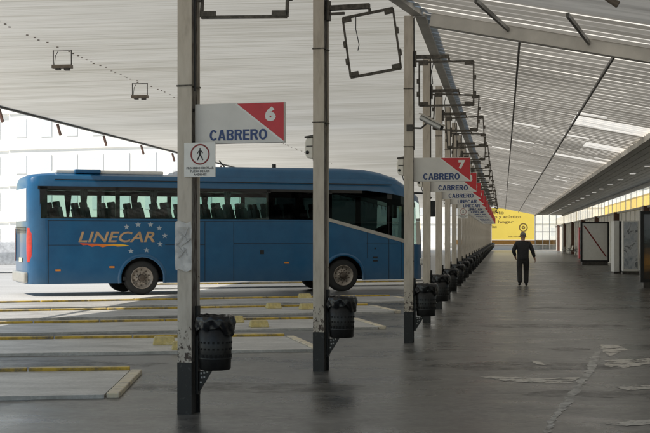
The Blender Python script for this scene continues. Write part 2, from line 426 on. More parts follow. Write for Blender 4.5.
def block_text(name, word, w, h, mat, parent, at, bold=.05):
    b=MB(); x=0.0; T=.21; t=.17; lay=[0]
    def poly(pts):
        lay[0]+=1; b.add([(p[0],-.00025*(lay[0]%4),p[1]) for p in pts],[tuple(range(len(pts)))])
    def arc(cx,cz,rx,rz,ix,iz,a0,a1,n=20):
        o=[(cx+rx*math.cos(a0+(a1-a0)*i/n),cz+rz*math.sin(a0+(a1-a0)*i/n)) for i in range(n+1)]
        q=[(cx+ix*math.cos(a0+(a1-a0)*i/n),cz+iz*math.sin(a0+(a1-a0)*i/n)) for i in range(n+1)]
        lay[0]+=1; y=-.00025*(lay[0]%4)
        b.add([(p[0],y,p[1]) for k in range(n+1) for p in (o[k],q[k])],[(2*k,2*k+2,2*k+3,2*k+1) for k in range(n)])
    rect=lambda x0,z0,x1,z1: poly([(x0,z0),(x1,z0),(x1,z1),(x0,z1)])
    pi=math.pi
    for ch in word:
        W=GL[ch]
        if ch=='O': arc(x+W/2,.5,W/2,.51,W/2-T,.51-t,0,2*pi,32)
        elif ch=='C': arc(x+.38,.5,.38,.51,.38-T,.51-t,R(38),R(322),26)
        elif ch=='I': rect(x,0,x+T,1)
        elif ch=='L': rect(x,0,x+T,1); rect(x+T,0,x+W,t)
        elif ch=='E':
            rect(x,0,x+T,1)
            for z,k in ((0,0),(.42,.05),(1-t,0)): rect(x+T,z,x+W-k,z+t)
        elif ch=='N': rect(x,0,x+T,1); rect(x+W-T,0,x+W,1); poly([(x+T,1),(x+T-.02,.68),(x+W-T,0),(x+W-T+.02,.32)])
        elif ch=='A':
            poly([(x,0),(x+T,0),(x+W/2+.02,.82),(x+W/2,1),(x+W/2-.12,1)]); poly([(x+W,0),(x+W-T,0),(x+W/2-.02,.82),(x+W/2,1),(x+W/2+.12,1)]); rect(x+.2,.2,x+W-.2,.36)
        else:
            rect(x,0,x+T,1)
            zc=.735; rz=.265
            rect(x+T,1-t,x+W-.27,1); rect(x+T,zc-rz,x+W-.27,zc-rz+t*.9); arc(x+W-.28,zc,.26,rz,.06,rz-t,-pi/2,pi/2,14)
            if ch=='B': rect(x+T,0,x+W-.27,t); arc(x+W-.27,.265,.27,.285,.06,.285-t-.01,-pi/2,pi/2,14)
            else: poly([(x+.34,.48),(x+.56,.50),(x+W+.02,0),(x+W-.22,0)])
        x+=W+.075
    x-=.075
    for i,v in enumerate(b.v): b.v[i]=(at[0]+v[0]/x*w, at[1]+v[1], at[2]+v[2]*h)
    return b.build(name,mat,parent,fix=False)
ORD=['first','second','third','fourth','fifth','sixth','seventh','eighth','ninth','tenth','eleventh','twelfth','thirteenth','fourteenth','fifteenth','sixteenth','seventeenth','eighteenth','nineteenth','twentieth']

# ------------------------------------------------------------------ ground and paving (the setting)
def sheet(name, pts, z, mat, kind='structure'):
    b=MB(); b.add([(p[0],p[1],z) for p in pts],[tuple(range(len(pts)))])
    o=b.build(name,mat); tag(o,kind=kind); return o
M['floorfar'] = m_concrete('hall_floor_sheen', (.17,.165,.15), (.24,.23,.21), (.30,.29,.27), .8, .28)  # paler far floor, with the sheen of the bright end put into colour
g=MB(); g.add([(-900,-300,0),(900,-300,0),(900,1500,0),(-900,1500,0)],[(0,1,2,3)])
tag(g.build('ground',M['ground']),kind='structure')
ve=-12.6
sheet('road',[F(-9.3,170),F(-1.5,170),F(-1.5,20),N(-.2,-30),N(-14,-30),F(-13.5,17),F(-9.3,36)],.004,M['road'])
sheet('platform_floor',[F(6.6,168),F(-3.0,168),F(-3.0,20.4),N(-1.9,0),N(-1.9,-30),N(9,-30),F(6.6,14)],.008,M['floor'])

sheet('platform_floor',[F(6.6,168),F(-2.2,168),F(-2.2,88),F(6.6,88)],.012,M['floorfar'])
def island(E, cap, ang, L, nm):
    d=Vector((-math.cos(R(ang)),-math.sin(R(ang)),0)); E=Vector((E[0],E[1],0)); c=Vector((cap[0],cap[1],0))
    q=[E,E+c,E+c+d*L,E+d*L]
    b=MB(); b.prism([(p.x,p.y) for p in q],lambda p,k:(p[0],p[1],.001+.045*k)); tag(b.build('pavement',M['island']),kind='structure')
    n=Vector((0,1,0))
    # far edge kerb
    k=MB(); segs=9; 
    for i in range(segs):
        a=E+d*(L*i/segs+.012); e=E+d*(L*(i+1)/segs-.012)
        k.bar((a.x,a.y+.09,.045),(e.x,e.y+.09,.045),.13,.085)
    tag(k.build('kerb',M['kerb'],bevel=.012),kind='structure')
    k=MB(); off=Vector((.085,.0,0))
    for i in range(4):
        a=E+c*(i/4+.008)+off; e=E+c*((i+1)/4-.008)+off
        k.bar((a.x,a.y,.03),(e.x,e.y,.03),.13,.06)
    tag(k.build('kerb',M['kerbend'],bevel=.012),kind='structure')
island((-2.35,15.66),(.1,-2.42),8.2,11,'a')
island((-.65,21.0),(.48,-2.4),9,11,'b')
island((.50,25.6),(.45,-2.4),13.5,11,'c')
island((1.0,30.5),(.5,-2.4),18,11,'d')
island((1.75,35.2),(.55,-2.4),20,10.5,'e')
island((2.9,46.6),(.6,-2.4),20,10.5,'f')
island((3.5,51.3),(.6,-2.3),20,10.5,'g')

# worn marks on the platform
def blob(pts, nm, mat, z=.012):
    out=[]
    n=len(pts)
    for i in range(n):
        a=Vector(pts[i]); b_=Vector(pts[(i+1)%n])
        m=max(2,int((b_-a).length/.07))
        for k in range(m):
            p=a.lerp(b_,k/m); j=.022
            out.append((p.x+random.uniform(-j,j),p.y+random.uniform(-j,j)*1.5))
    sheet(nm,out,z,mat)
def gp(px,py):
    Z=2145/(py-237); return ((px-325)*Z/1300,Z)
for q in ([(478,377),(510,378),(548,379),(581,378),(570,384),(540,384),(505,382)],
          [(600,345),(618,346),(628,350),(610,357),(603,352)],
          [(606,361),(650,359),(655,364),(622,369),(604,367)],
          [(531,361),(541,362),(546,366),(536,365)],
          [(617,388),(655,386),(655,390),(628,391)],
          [(603,424),(655,420),(655,425),(618,428)]):
    blob([gp(*p) for p in q],'pavement_patch',M['patch'])
blob([gp(*p) for p in [(594,352),(602,352),(594,372),(584,385),(573,402),(556,420),(549,434),(543,434),(556,411),(572,390),(586,371)]],'pavement_patch',M['dust'],.0125)
blob([gp(*p) for p in [(545,349),(566,348),(590,349),(592,351),(560,352)]],'pavement_patch',M['stain'],.0115)

rs=random.Random(21)
for (x,y,l,w_,a_) in ((-5.5,17.0,2.6,.35,8),(-3.2,16.6,1.2,.5,8),(-7.5,22.4,3.0,.4,10),(-4.0,22.2,1.4,.5,12),(-6,26.3,2.4,.4,16),(-2.2,26.8,1.3,.6,16),(-1.5,32.0,1.6,.6,20),(-6.5,30.4,2.6,.45,20),(-1.0,14.2,1.6,.5,0),(2.6,16.5,1.3,.6,0),(4.2,24,1.6,.5,0),(2.9,13.6,.9,.35,0),(6.5,30,2.2,.6,0)):
    c_,s_=math.cos(R(a_)),math.sin(R(a_)); pts=[]
    for k in range(20):
        t=2*math.pi*k/20; p=l*math.cos(t)*rs.uniform(.8,1.1); q=w_*math.sin(t)*rs.uniform(.7,1.2)
        pts.append((x+p*c_-q*s_,y+p*s_+q*c_))
    sheet('pavement_stain',pts,.0105+.0001*rs.random(),M['stain'])
# ------------------------------------------------------------------ station roof
roof=empty('station_canopy',F(-1.2,20.2),0,'long low station roof of pale ribbed soffit and corrugated sheets over bays and platform','canopy')
def RP(p): return Vector(p)-roof.location
U1=150
zl=lambda v:5.22+(v+1.4)*.026           # soffit over the bays
zr=lambda v:5.13-(v+1.2)*.20            # sheets over the platform
# soffit over the bays: shallow ribs running straight across
def xline(f,y):                      # where the line v=const (frame function f) meets depth y
    a=f(0); d=(f(1)-f(0)); t=(y-a.y)/d.y; return a.x+d.x*t
s=MB(); vs=[]; y=7.0; i=0; cnt=0
rz=random.Random(11)
while y<U1-1:
    w=(rz.choice((.20,.22,.24)) if i%2==0 else .035)
    for yy in (y,y+w-.012):
        dz=0 if i%2==0 else .004
        xr=xline(lambda t:F(-1.30,t*10),yy) if yy>=20.2 else xline(lambda t:N(.12,t*10-5),yy)
        xl=max(xline(lambda t:F(-12.5,t*10),yy-.2),xline(lambda t:N(-11.2,t*10-5),yy-.2)) if yy<28 else xline(lambda t:F(-12.5,t*10),yy-.2)
        vs.append(RP((xr,yy,5.22+dz))); vs.append(RP((xl,yy-.15,4.94+dz))); cnt+=1
    y+=w; i+=1
s.add(vs,[(2*k,2*k+1,2*k+3,2*k+2) for k in range(cnt-1)])
s.build('soffit_sheet',M['ceiling'],roof)
# eave beam with stubs
s=MB(); s.bar(RP(F(-12.55,ub(-12.5),zl(-12.5)+.03)),RP(F(-12.55,U1,zl(-12.5)+.03)),.08,.13)
s.bar(RP(N(-11.25,-BEND*11.2,4.96)),RP(N(-11.25,-14,4.96)),.08,.13)
s.build('eave_beam',M['darksteel'],roof)
u=22.6
while u<U1:
    s=MB(); p=F(-12.52,u,zl(-12.5)-.08); q=F(-12.42,u-.03,zl(-12.5)-.40)
    s.bar(RP(p),RP(q),.05,.06); s.build('eave_bracket',M['brown'],roof)
    u+=4.3
# rivet line on soffit
s=MB()
u=16.5
while u<60:
    if random.random()<.75:
        c=F(-7.9+random.uniform(-.05,.05),u,zl(-7.9)-.006)
        s.box(RP(c),(.035,.035,.014))
    u+=.28
s.build('rivet_pattern',M['fixture'],roof)
# valley beam over the columns
s=MB(); s.bar(RP(F(-1.28,20.3,5.18)),RP(F(-1.28,U1,5.18)),.16,.2)
s.bar(RP(N(.14,0,5.18)),RP(N(.14,-14,5.18)),.16,.2)
s.build('valley_beam',M['beam'],roof)
# corrugated sheets, far section
VR=3.6
def trap(L,pitch=.46):
    out=[];u=.05
    while u<L:
        out+=[(u,0),(u+.10,.0),(u+.18,.055),(u+.36,.055)]; u+=pitch
    return out
s=MB(); vs=[]; nv=[-1.34,-.4,.26,1.0,1.72,2.4,3.0,VR]; W_=len(nv); pr=trap(U1-20.5)
for (uu,dz) in pr:
    for v in nv: vs.append(RP(F(v,ub(v)+uu,zr(v)+dz)))
fs=[];fa=[];rz=random.Random(4); cell={}
for k in range(len(pr)-1):
    for j in range(W_-1):
        fs.append((W_*k+j,W_*k+j+1,W_*k+W_+j+1,W_*k+W_+j))
        key=(k//4,j)
        if key not in cell:
            base=.10 if j<4 else .22
            prev=cell.get((k//4,j-1),0)
            cell[key]=(rz.uniform(.6,1) if rz.random()<(base+(.45 if prev>.3 else 0)) else rz.uniform(0,.10))
        cu=19.9+.05+.46*(k//4); cv=nv[j]
        if (31.2<cu<33.6 and cv>=1.7) or (38<cu<40 and cv>=2.3) or (45<cu<46 and cv>=1.7): cell[key]=1.0
        fa.append(cell[key])
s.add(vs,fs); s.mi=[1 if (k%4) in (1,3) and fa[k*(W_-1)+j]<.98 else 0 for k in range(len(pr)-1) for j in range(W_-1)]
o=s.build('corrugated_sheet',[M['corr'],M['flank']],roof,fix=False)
a=o.data.attributes.new('strip','FLOAT','FACE'); a.data.foreach_set('value',fa)
# corrugated sheets, near section with skylight strips, then deck
s=MB(); vs=[]; NU=2.7; attr=[]; pr=trap(NU); n=len(pr)
nvv=[.08,2.5,5.4]
for k in range(n):
    uu,dz=pr[k]
    for v in nvv: vs.append(RP(N(v,BEND*v-uu,5.13-(v-.27)*.2+dz)))
    fr=uu/NU
    attr += [1.0 if (.08<fr<.36 or .74<fr<.97) else 0.0]*3
s.add(vs,[(3*k+j,3*k+j+1,3*k+4+j,3*k+3+j) for k in range(n-1) for j in (0,1)])
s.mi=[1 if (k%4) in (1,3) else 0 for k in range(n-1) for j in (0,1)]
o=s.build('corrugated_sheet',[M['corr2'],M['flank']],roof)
a=o.data.attributes.new('strip','FLOAT','POINT'); a.data.foreach_set('value',attr)
s=MB()
for (v0,v1) in ((.27,6.5),):
    z0=5.13; z1=5.13-(v1-v0)*.2
    s.add([RP(N(v0,BEND*v0-NU,z0-.03)),RP(N(v1,BEND*v1-NU,z1-.03)),RP(N(v1,-14,z1-.03)),RP(N(v0,-14,z0-.03))],[(0,1,2,3)])
s.build('roof_panel',M['deckt'],roof)
# bend beam
s=MB(); p=F(-1.1,ub(-1.1),zr(-1.1)-.09); q=F(VR+.1,ub(VR+.1),zr(VR+.1)-.09); s.bar(RP(p),RP(q),.22,.22)
s.build('cross_beam',M['beam'],roof)
# purlins
for v in (.26,1.72):
    s=MB(); s.bar(RP(F(v,ub(v)+.12,zr(v)-.07)),RP(F(v,U1,zr(v)-.07)),.035,.05); s.build('purlin',M['purlin'],roof)
for v in (1.55,2.75,4.0):
    s=MB(); s.bar(RP(N(v,BEND*v-.12,5.13-(v-.27)*.2-.07)),RP(N(v,BEND*v-NU,5.13-(v-.27)*.2-.07)),.04,.06); s.build('purlin',M['purlin'],roof)
# edge beam and flat soffit on the hall side
s=MB(); s.bar(RP(F(VR,ub(VR)+.1,4.17)),RP(F(VR,U1,4.17)),.14,.26); s.build('edge_beam',M['beam'],roof)
s=MB(); k=0; v=VR+.1
while v<6.6:
    s.hull8([RP(F(v,4,4.16)),RP(F(v+.27,4,4.16)),RP(F(v,U1,4.16)),RP(F(v+.27,U1,4.16)),
             RP(F(v,4,4.19)),RP(F(v+.27,4,4.19)),RP(F(v,U1,4.19)),RP(F(v+.27,U1,4.19))]); v+=.3
s.hull8([RP(F(VR,4,4.24)),RP(F(6.9,4,4.24)),RP(F(VR,U1,4.24)),RP(F(6.9,U1,4.24)),RP(F(VR,4,4.4)),RP(F(6.9,4,4.4)),RP(F(VR,U1,4.4)),RP(F(6.9,U1,4.4))])
s.build('slatted_soffit',M['slat'],roof)
s=MB()
s.hull8([RP(F(6.6,4,4.0)),RP(F(6.75,4,4.0)),RP(F(6.6,U1,4.0)),RP(F(6.75,U1,4.0)),RP(F(6.6,4,4.155)),RP(F(6.75,4,4.155)),RP(F(6.6,U1,4.155)),RP(F(6.75,U1,4.155))])
s.build('fascia',M['beam'],roof)

# downlights
dl=None
for i in range(20):
    u=41.0+5.4*i
    lab='square white downlight in the slatted soffit, %s counted from the camera'%ORD[i] if i<9 else 'tiny white downlight near the far end of the slatted soffit'
    if dl is None:
        dl=empty('ceiling_light',F(5,u,4.16),-PHI)
        b=MB(); b.box((0,0,-.02),(.28,.28,.036)); b.build('rim',M['white'],dl)
        b=MB(); b.box((0,0,-.048),(.21,.21,.02)); b.build('diffuser',M['glow'],dl); o=dl
    else:
        o=copy_tree(dl); o.location=F(5,u,4.16)
    tag(o,lab,'ceiling light','downlights in the slatted soffit')

# ------------------------------------------------------------------ hall wall on the platform side
wall=empty('hall_wall',F(6.7,87),-PHI,'long cream hall wall with brown pillars under a bright clerestory band','wall')
b=MB(); b.box((.05,0,1.5),(.1,166,3.0)); b.build('lower_wall',M['cream'],wall)
b=MB()
for k in range(66): b.box((-.025,-81.5+2.5*k,1.5),(.05,.05,3.0))
b.build('wall_batten',M['white'],wall)
for u in (13.6,29.6,45.6,61.6,77.6,93.6,109.6,125.6,141.6,157.6):
    b=MB(); b.box((-.12,u-87,1.55),(.34,.5,3.1)); b.build('pillar',M['brown'],wall)
b=MB(); b.box((-.04,0,3.06),(.16,166,.1)); b.build('band_rail',M['beam'],wall)
for k in range(55):
    b=MB(); u0=-82.5+3*k
    b.box((.02,u0+1.5,3.555),(.012,2.92,.87)); b.build('clerestory_pane',M['frost'],wall)
    if k%1==0:
        pass
b=MB()
for k in range(56): b.box((.02,-82.5+3*k,3.555),(.03,.05,.885))
b.build('glazing_bar',M['white'],wall)

# building added outside so the clerestory band reads bright and yellow
oc=empty('added_ochre_building',F(21,330),-PHI,'added yellow building that brightens and tints the clerestory band','building')
b=MB(); b.box((0,0,3.7),(4,400,7.4)); b.build('wall',M['ochre'],oc)
b=MB(); b.box((0,0,7.65),(4.3,400.5,.5)); b.build('roof',M['facade'],oc)
for k in range(66):
    b=MB(); b.box((-2.02,-195+6*k,3.2),(.06,2.2,1.4)); b.build('window',M['washedwin'],oc)

# ------------------------------------------------------------------ far end of the hall
end=empty('end_wall',F(0,168),-PHI,'low white end wall with an ochre counter ledge under the billboard','wall')
b=MB(); b.box((.6,.1,.33),(13,.2,.66)); b.build('base_wall',M['white'],end)
b=MB(); b.box((.4,-.1,.98),(12.6,.5,.6)); b.build('ledge',M['bandbrown'],end)
bb=empty('billboard',F(-.5,167.2),-PHI,'large yellow advertising billboard with dark lettering at the far end of the hall','billboard')
b=MB(); b.box((0,0,3.32),(8.9,.12,4.06)); b.build('panel',M['yellow'],bb)
b=MB()
for z in (1.27,5.37): b.box((0,-.01,z),(9.0,.16,.06))
for x in (-4.46,4.46): b.box((x,-.01,3.32),(.06,.16,4.1))
b.build('frame',M['white'],bb)
M['adtext']=simple('advert_text',(.2,.13,.03),.6)
for i,(t,x,w) in enumerate((('aislamiento',-2.1,3.6),('t\u00e9rmico y ac\u00fastico',-1.55,5.2),('de tu hogar',-1.35,4.1),('con garant\u00edas',-2.4,3.0))):
    text_mesh('lettering',t,w,.46,M['adtext'],bb,(x-.9,-.065,4.55-.62*i),.015)
text_mesh('lettering','ventanas a medida',2.0,.2,M['adtext'],bb,(-2.9,-.065,1.75),.01)
text_mesh('lettering','pide informaci\u00f3n',2.0,.2,M['adtext'],bb,(1.2,-.065,1.6),.01)
b=MB()
def ring(b,c,r0,r1,n=32,y=0):
    vs=[]
    for i in range(n):
        t=2*math.pi*i/n
        vs+= [(c[0]+r0*math.cos(t),y,c[2]+r0*math.sin(t)),(c[0]+r1*math.cos(t),y,c[2]+r1*math.sin(t))]
    b.add(vs,[(2*i,2*i+1,(2*i+3)%(2*n),(2*i+2)%(2*n)) for i in range(n)])
ring(b,(3.05,0,2.85),.42,.56,y=-.066); ring(b,(3.05,0,2.85),.05,.22,y=-.066)
b.build('round_emblem',M['adtext'],bb)
gd=empty('glazed_entrance',F(5.5,167.6),-PHI,'glazed end doors with pale frames beside the yellow billboard','entrance')
b=MB()
for x in (-1.45,-.5,.35,1.2): b.box((x,0,2.35),(.1,.1,4.7))
for z in (.06,2.3,4.65): b.box((-.1,.01,z),(2.8,.08,.1))
b.build('frame',M['steel'],gd)
for x in (-.97,-.07,.78):
    b=MB(); b.box((x,0,2.35),(.78,.012,4.4)); b.build('pane',M['clearglass'],gd)

# ------------------------------------------------------------------ columns with their fittings
def ibeam(z0,z1,grow=0.0):
    W=.07+grow; D=.10+grow; t=.014+grow; w=.045+grow
    poly=[(-W,-D),(W,-D),(W,-D+t+.0),(w,-D+t),(w,D-t),(W,D-t),(W,D),(-W,D),(-W,D-t),(-w,D-t),(-w,-D+t),(-W,-D+t)]
    b=MB(); b.prism(poly,lambda p,k:(p[0],p[1],z1 if k else z0))
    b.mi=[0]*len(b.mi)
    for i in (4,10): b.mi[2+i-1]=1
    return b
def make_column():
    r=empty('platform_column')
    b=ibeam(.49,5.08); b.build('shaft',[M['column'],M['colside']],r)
    b=ibeam(0,.488,.002); b.build('painted_base',M['base'],r)
    b=MB()
    for z in (3.05,3.95):
        b.box((0,0,z),(.155,.215,.014))
    b.build('clamp_band',M['rustframe'],r)
    b=MB(); b.path([(.082,-.05,5.06),(.084,-.055,4.5),(.080,-.05,3.9),(.083,-.05,3.0)],.008,6); b.build('cable',M['black'],r)
    return r
def make_bin():
    r=empty('litter_bin')
    b=MB(); b.lathe([(.0,.425),(.135,.425),(.145,.435),(.165,.90),(.155,.90),(.15,.80),(.0,.78)],(.265,0,0),28)
    b.lathe([(.171,.885),(.176,.90),(.171,.915),(.16,.915)],(.265,0,0),28); b.lathe([(.150,.52),(.154,.53),(.151,.54)],(.265,0,0),28)
    d=b.build('drum',M['blackmetal'],r)
    b=MB(); 
    for i in range(22):
        t=2*math.pi*i/22; c=Vector((.265+.1512*math.cos(t),.1512*math.sin(t),.555)); 
        b.box(c,(.004,.022,.032),mat=Matrix.Rotation(t,3,'Z'))
    for zz in (.62,.68):
        for i in range(22):
            t=2*math.pi*(i+.5)/22; rr_=.145+.02*(zz-.435)/.465+.0012; c=Vector((.265+rr_*math.cos(t),rr_*math.sin(t),zz))
            b.box(c,(.004,.02,.02),mat=Matrix.Rotation(t,3,'Z'))
    b.build('hole_pattern',M['hole'],d)
    b=MB(); rnd=random.Random(3)
    ph=[rnd.uniform(0,6.28) for _ in range(8)]
    def bagf(i,j):
        t=2*math.pi*i
        sag=.15+.035*math.sin(2*t+ph[0])+.02*math.sin(5*t+ph[1])+.006*math.sin(11*t+ph[2])
        k=j
        prof_r=[.14,.172,.188,.183,.176]; 
        q=min(3.999,k*4); a=int(q); f=q-a
        rr=prof_r[a]*(1-f)+prof_r[a+1]*f
        rr+=.005*math.sin(7*t+5*k+ph[3])+.005*math.sin(13*t-9*k+ph[4])*k+.004*math.sin(23*t+14*k)*k
        if k<.25: z=.91+.015*math.sin(3*t+ph[6])*(1-k*4)+.02*math.sin(k*12)
        else: z=.93-(k-.25)/.75*sag
        z+=.003*math.sin(13*t+ph[5])
        return (.265+rr*math.cos(t),rr*math.sin(t),z)
    b.grid(bagf,72,14)
    b.build('bin_bag',M['bag'],r)
    b=MB(); b.box((.09,0,.60),(.03,.06,.82)); b.box((.108,0,.86),(.03,.04,.05)); b.box((.108,0,.52),(.03,.04,.05))
    b.prism([(.105,.40),(.225,.425),(.235,.41),(.115,.22),(.105,.22)],lambda p,k:(p[0],-.006+.012*k,p[1]))
    b.build('bracket',M['blackmetal'],r)
    b=MB()
    for (x,z) in ((.125,.30),(.135,.345),(.16,.35),(.13,.385),(.16,.39),(.19,.40)): b.box((x,-.0075,z),(.016,.004,.016))
    b.build('hole_pattern',M['island'],r)
    return r
def make_frame(kind=0):
    r=empty('screen_bracket'); W=.84;H=.68; x0=.16; zt=4.42
    b=MB(); b.bar((.05,0,zt+.03),(.62,0,zt+.03),.06,.06); b.bar((.05,0,zt-.04),(.30,0,zt-.04),.03,.03); b.box((.09,0,zt),(.05,.1,.24))
    b.bar((.62,0,zt+.0),(.62,0,zt-.06),.03,.03)
    b.build('arm',M['rustframe'],r)
    b=MB(); c=[(x0,zt-.05),(x0+W,zt-.05),(x0+W,zt-.05-H),(x0,zt-.05-H)]
    for i in range(4):
        p,q=c[i],c[(i+1)%4]; b.bar((p[0],0,p[1]),(q[0],0,q[1]),.026,.030)
    for i,(x,z) in enumerate(c):
        sx=1 if i in (0,3) else -1; sz=-1 if i<2 else 1
        b.bar((x,-.01,z+sz*.03),(x+sx*.14,-.01,z+sz*.03),.03,.05)
    f=b.build('frame',M['rustframe'],r)
    for (x,z) in ((x0-.02,zt-.35),(x0+W+.02,zt-.3),(x0-.02,zt-.55),(x0+W+.02,zt-.55)):
        b=MB(); b.box((x,0,z),(.04,.05,.07)); b.build('clamp',M['rustframe'],f)
    b=MB(); pts=[(x0+.22,0,zt-.06),(x0+.19,0,zt-.2),(x0+.21,0,zt-.38),(x0+.17,.02,zt-.44)]; b.path(pts,.007,6); b.build('cable',M['black'],f)
    return r
def make_sign():
    r=empty('bay_sign'); L=.88; z0=2.51; H=.37; x0=.072
    b=MB(); b.box((x0+L/2,0,z0+H/2),(L,.05,H)); b.build('panel',M['signwhite'],r,bevel=.004)
    y=-.027
    b=MB(); b.add([(x0+.475*L,y,z0+H-.006),(x0+L-.004,y,z0+H-.006),(x0+L-.004,y,z0+.012)],[(0,1,2)]); b.build('red_triangle',M['signred'],r)
    b=MB(); b.bar((x0+.475*L-.008,y+.001,z0+H-.008),(x0+L-.012,y+.001,z0+.010),.003,.016); b.build('white_edge',M['white'],r)
    b=MB(); b.box((x0-.006,0,z0+.02),(.05,.03,.03)); b.box((x0-.006,0,z0+H-.05),(.05,.03,.03)); b.build('clamp',M['darksteel'],r)
    return r
def letter_sign(r,num,name):
    L=.88; z0=2.51; H=.37; x0=.072
    text_mesh('number',num,.105 if len(num)==1 else .17,.135,M['white'],r,(x0+(.79 if len(num)==1 else .74)*L,-.029,z0+.195),.06)
    block_text('lettering',name,.565 if name=='CABRERO' else .50,.098 if name=='CABRERO' else .088,M['signblue'],r,(x0+(.17 if name=='CABRERO' else .22)*L,-.028,z0+.03),.05)
def make_lamp():
    r=empty('wall_speaker')
    b=MB(); b.prism([(-.075,2.60),(-.16,2.62),(-.185,2.68),(-.185,2.80),(-.165,2.86),(-.075,2.87)],lambda p,k:(p[0],-.09+.15*k,p[1])); b.build('case',M['cream'],r,bevel=.018)
    b=MB(); b.hull8([(-.18,-.10,2.862),(-.07,-.10,2.875),(-.18,.07,2.862),(-.07,.07,2.875),(-.18,-.10,2.882),(-.07,-.10,2.90),(-.18,.07,2.882),(-.07,.07,2.90)]); b.build('hood',M['darksteel'],r)
    b=MB(); b.lathe([(.0,-.10),(.022,-.098),(.022,-.085)],(-.145,0,2.685),14,axis='y'); b.build('knob',M['dark'],r)
    b=MB(); b.box((-.12,-.0915,2.76),(.08,.004,.014)); b.build('seam',M['darksteel'],r)
    b=MB(); b.path([(-.1,0,2.61),(-.09,0,2.55),(-.075,0,2.52)],.008,6); b.build('cable',M['black'],r)
    return r

cols=[(Vector((-1.27,12.12,0)),PHI2),(Vector((-.049,15.95,0)),PHI2)]
k=0
while True:
    u=20.23+4.74*k
    if u>163: break
    cols.append((F(-1.451,u),PHI)); k+=1
proto={}
NS=15
for i,(p,ph) in enumerate(cols):
    far=i>=18
    nm=ORD[i] if i<18 else None
    def place(key,maker,cat,label,group,dx=0):
        if key not in proto:
            o=maker(); proto[key]=o
        else: o=copy_tree(proto[key])
        o.location=p; o.rotation_euler=(0,0,-ph)
        for kk in ('label','category','group'):
            if kk in o: del o[kk]
        tag(o,label,cat,group); return o
    special={0:'weathered white column nearest the camera with a pale paper notice taped on it',1:'weathered white column without a bay sign standing between the bay 6 and bay 7 signs',
             2:'white column carrying the bay 7 sign and a security camera'}
    place('col',make_column,'column',special.get(i,('white black-footed column, %s in the platform row counted from the camera'%nm) if nm else 'small far white column near the end of the platform row'),'columns along the platform edge')
    place('bin',make_bin,'litter bin',('round black perforated litter bin lined with a bag on the %s column from the camera'%nm) if nm else 'small far black litter bin near the end of the column row','litter bins on the columns')
    if i<22:
        o=place('frame',make_frame,'screen bracket',{0:'empty steel screen bracket cut off above the bay 6 sign',1:'empty square screen bracket hanging tilted on the column with no bay sign',2:'empty square steel screen bracket high on the column of the bay 7 sign'}.get(i,('empty steel screen bracket on the %s column from the camera'%nm) if nm else 'far empty steel screen bracket in the overhead row'),'empty screen brackets over the platform')
        tilt=[2.5,-8,0,3,-3,2,-4,1,5,-2,3,-3][i%12]
        fr=[c for c in o.children if c.name.startswith('frame')][0]
        pv=Vector((.62,0,4.40)); Rm=Matrix.Rotation(R(tilt),4,'Y'); sc_=.76 if i==1 else 1
        fr.matrix_local=Matrix.Translation(pv)@Rm@Matrix.Diagonal((sc_,1,1.08 if i==1 else 1,1))@Matrix.Translation(-pv)
        if i==0:
            o.location.z=-.02
    if i!=1 and i<=NS+1:
        j=i if i==0 else i-1
        num=str(6+j); name='CABRERO' if j<4 else 'LINECAR'
        if 'sign' not in proto: proto['sign']=make_sign(); o=proto['sign']
        else:
            src=proto['sign']; o=src.copy(); col.objects.link(o)
            for ch in src.children:
                if ch.name.split('.')[0] not in ('number','lettering'): copy_tree(ch,o)
        o.location=p; o.rotation_euler=(0,0,-ph)
        tag(o,'white and red bay sign reading %s %s'%(num,name),'sign','bay signs on the columns')
        letter_sign(o,num,name)
    if i in (1,2,3,5):
        place('lamp',make_lamp,'loudspeaker','small off-white loudspeaker box on the side of the %s column from the camera'%ORD[i],'loudspeakers on the columns')
    if i in (0,6):
        if 'ped' not in proto:
            r=empty('pedestrian_sign'); proto['ped']=r
            b=MB(); b.box((.16,-.115,2.36),(.31,.008,.315)); b.build('plate',M['white'],r)
            b=MB(); ring(b,(.165,0,2.41),.082,.096,36,-.1205); b.build('red_ring',M['ringred'],r)
            b=MB(); y=-.1207
            def pl(pts): b.add([(.165+x,y,2.41+z) for x,z in pts],[tuple(range(len(pts)))])
            pl([(.009*math.cos(t*.785),.05+.010*math.sin(t*.785)) for t in range(8)])
            pl([(-.012,.038),(.012,.038),(.011,-.006),(-.011,-.006)])
            pl([(-.011,-.006),(.004,-.006),(-.022,-.055),(-.031,-.051)])
            pl([(-.002,-.0065),(.011,-.0065),(.033,-.05),(.025,-.056)])
            pl([(-.012,.036),(-.012,.022),(-.028,.002),(-.033,.006)])
            pl([(.012,.036),(.012,.022),(.026,.008),(.031,.013)])
            b.build('walking_figure',M['ink'],r,fix=False)
            for t,w,z in (('PROHIBIDO CIRCULAR',.27,2.275),('FUERA DE LOS',.19,2.245),('ANDENES',.13,2.215)):
                text_mesh('lettering',t,w,.020,M['ink'],r,(.165-w/2,-.1206,z),.02)
            o=r
        else: o=copy_tree(proto['ped'])
        o.location=p; o.rotation_euler=(0,0,-ph)
        if i==6: o.location=p+Vector((.1,-.03,0))
        tag(o,{0:'square white no-pedestrians sign under the bay 6 sign',6:'small far no-pedestrians sign below the signs lettered LINECAR'}[i],'sign')
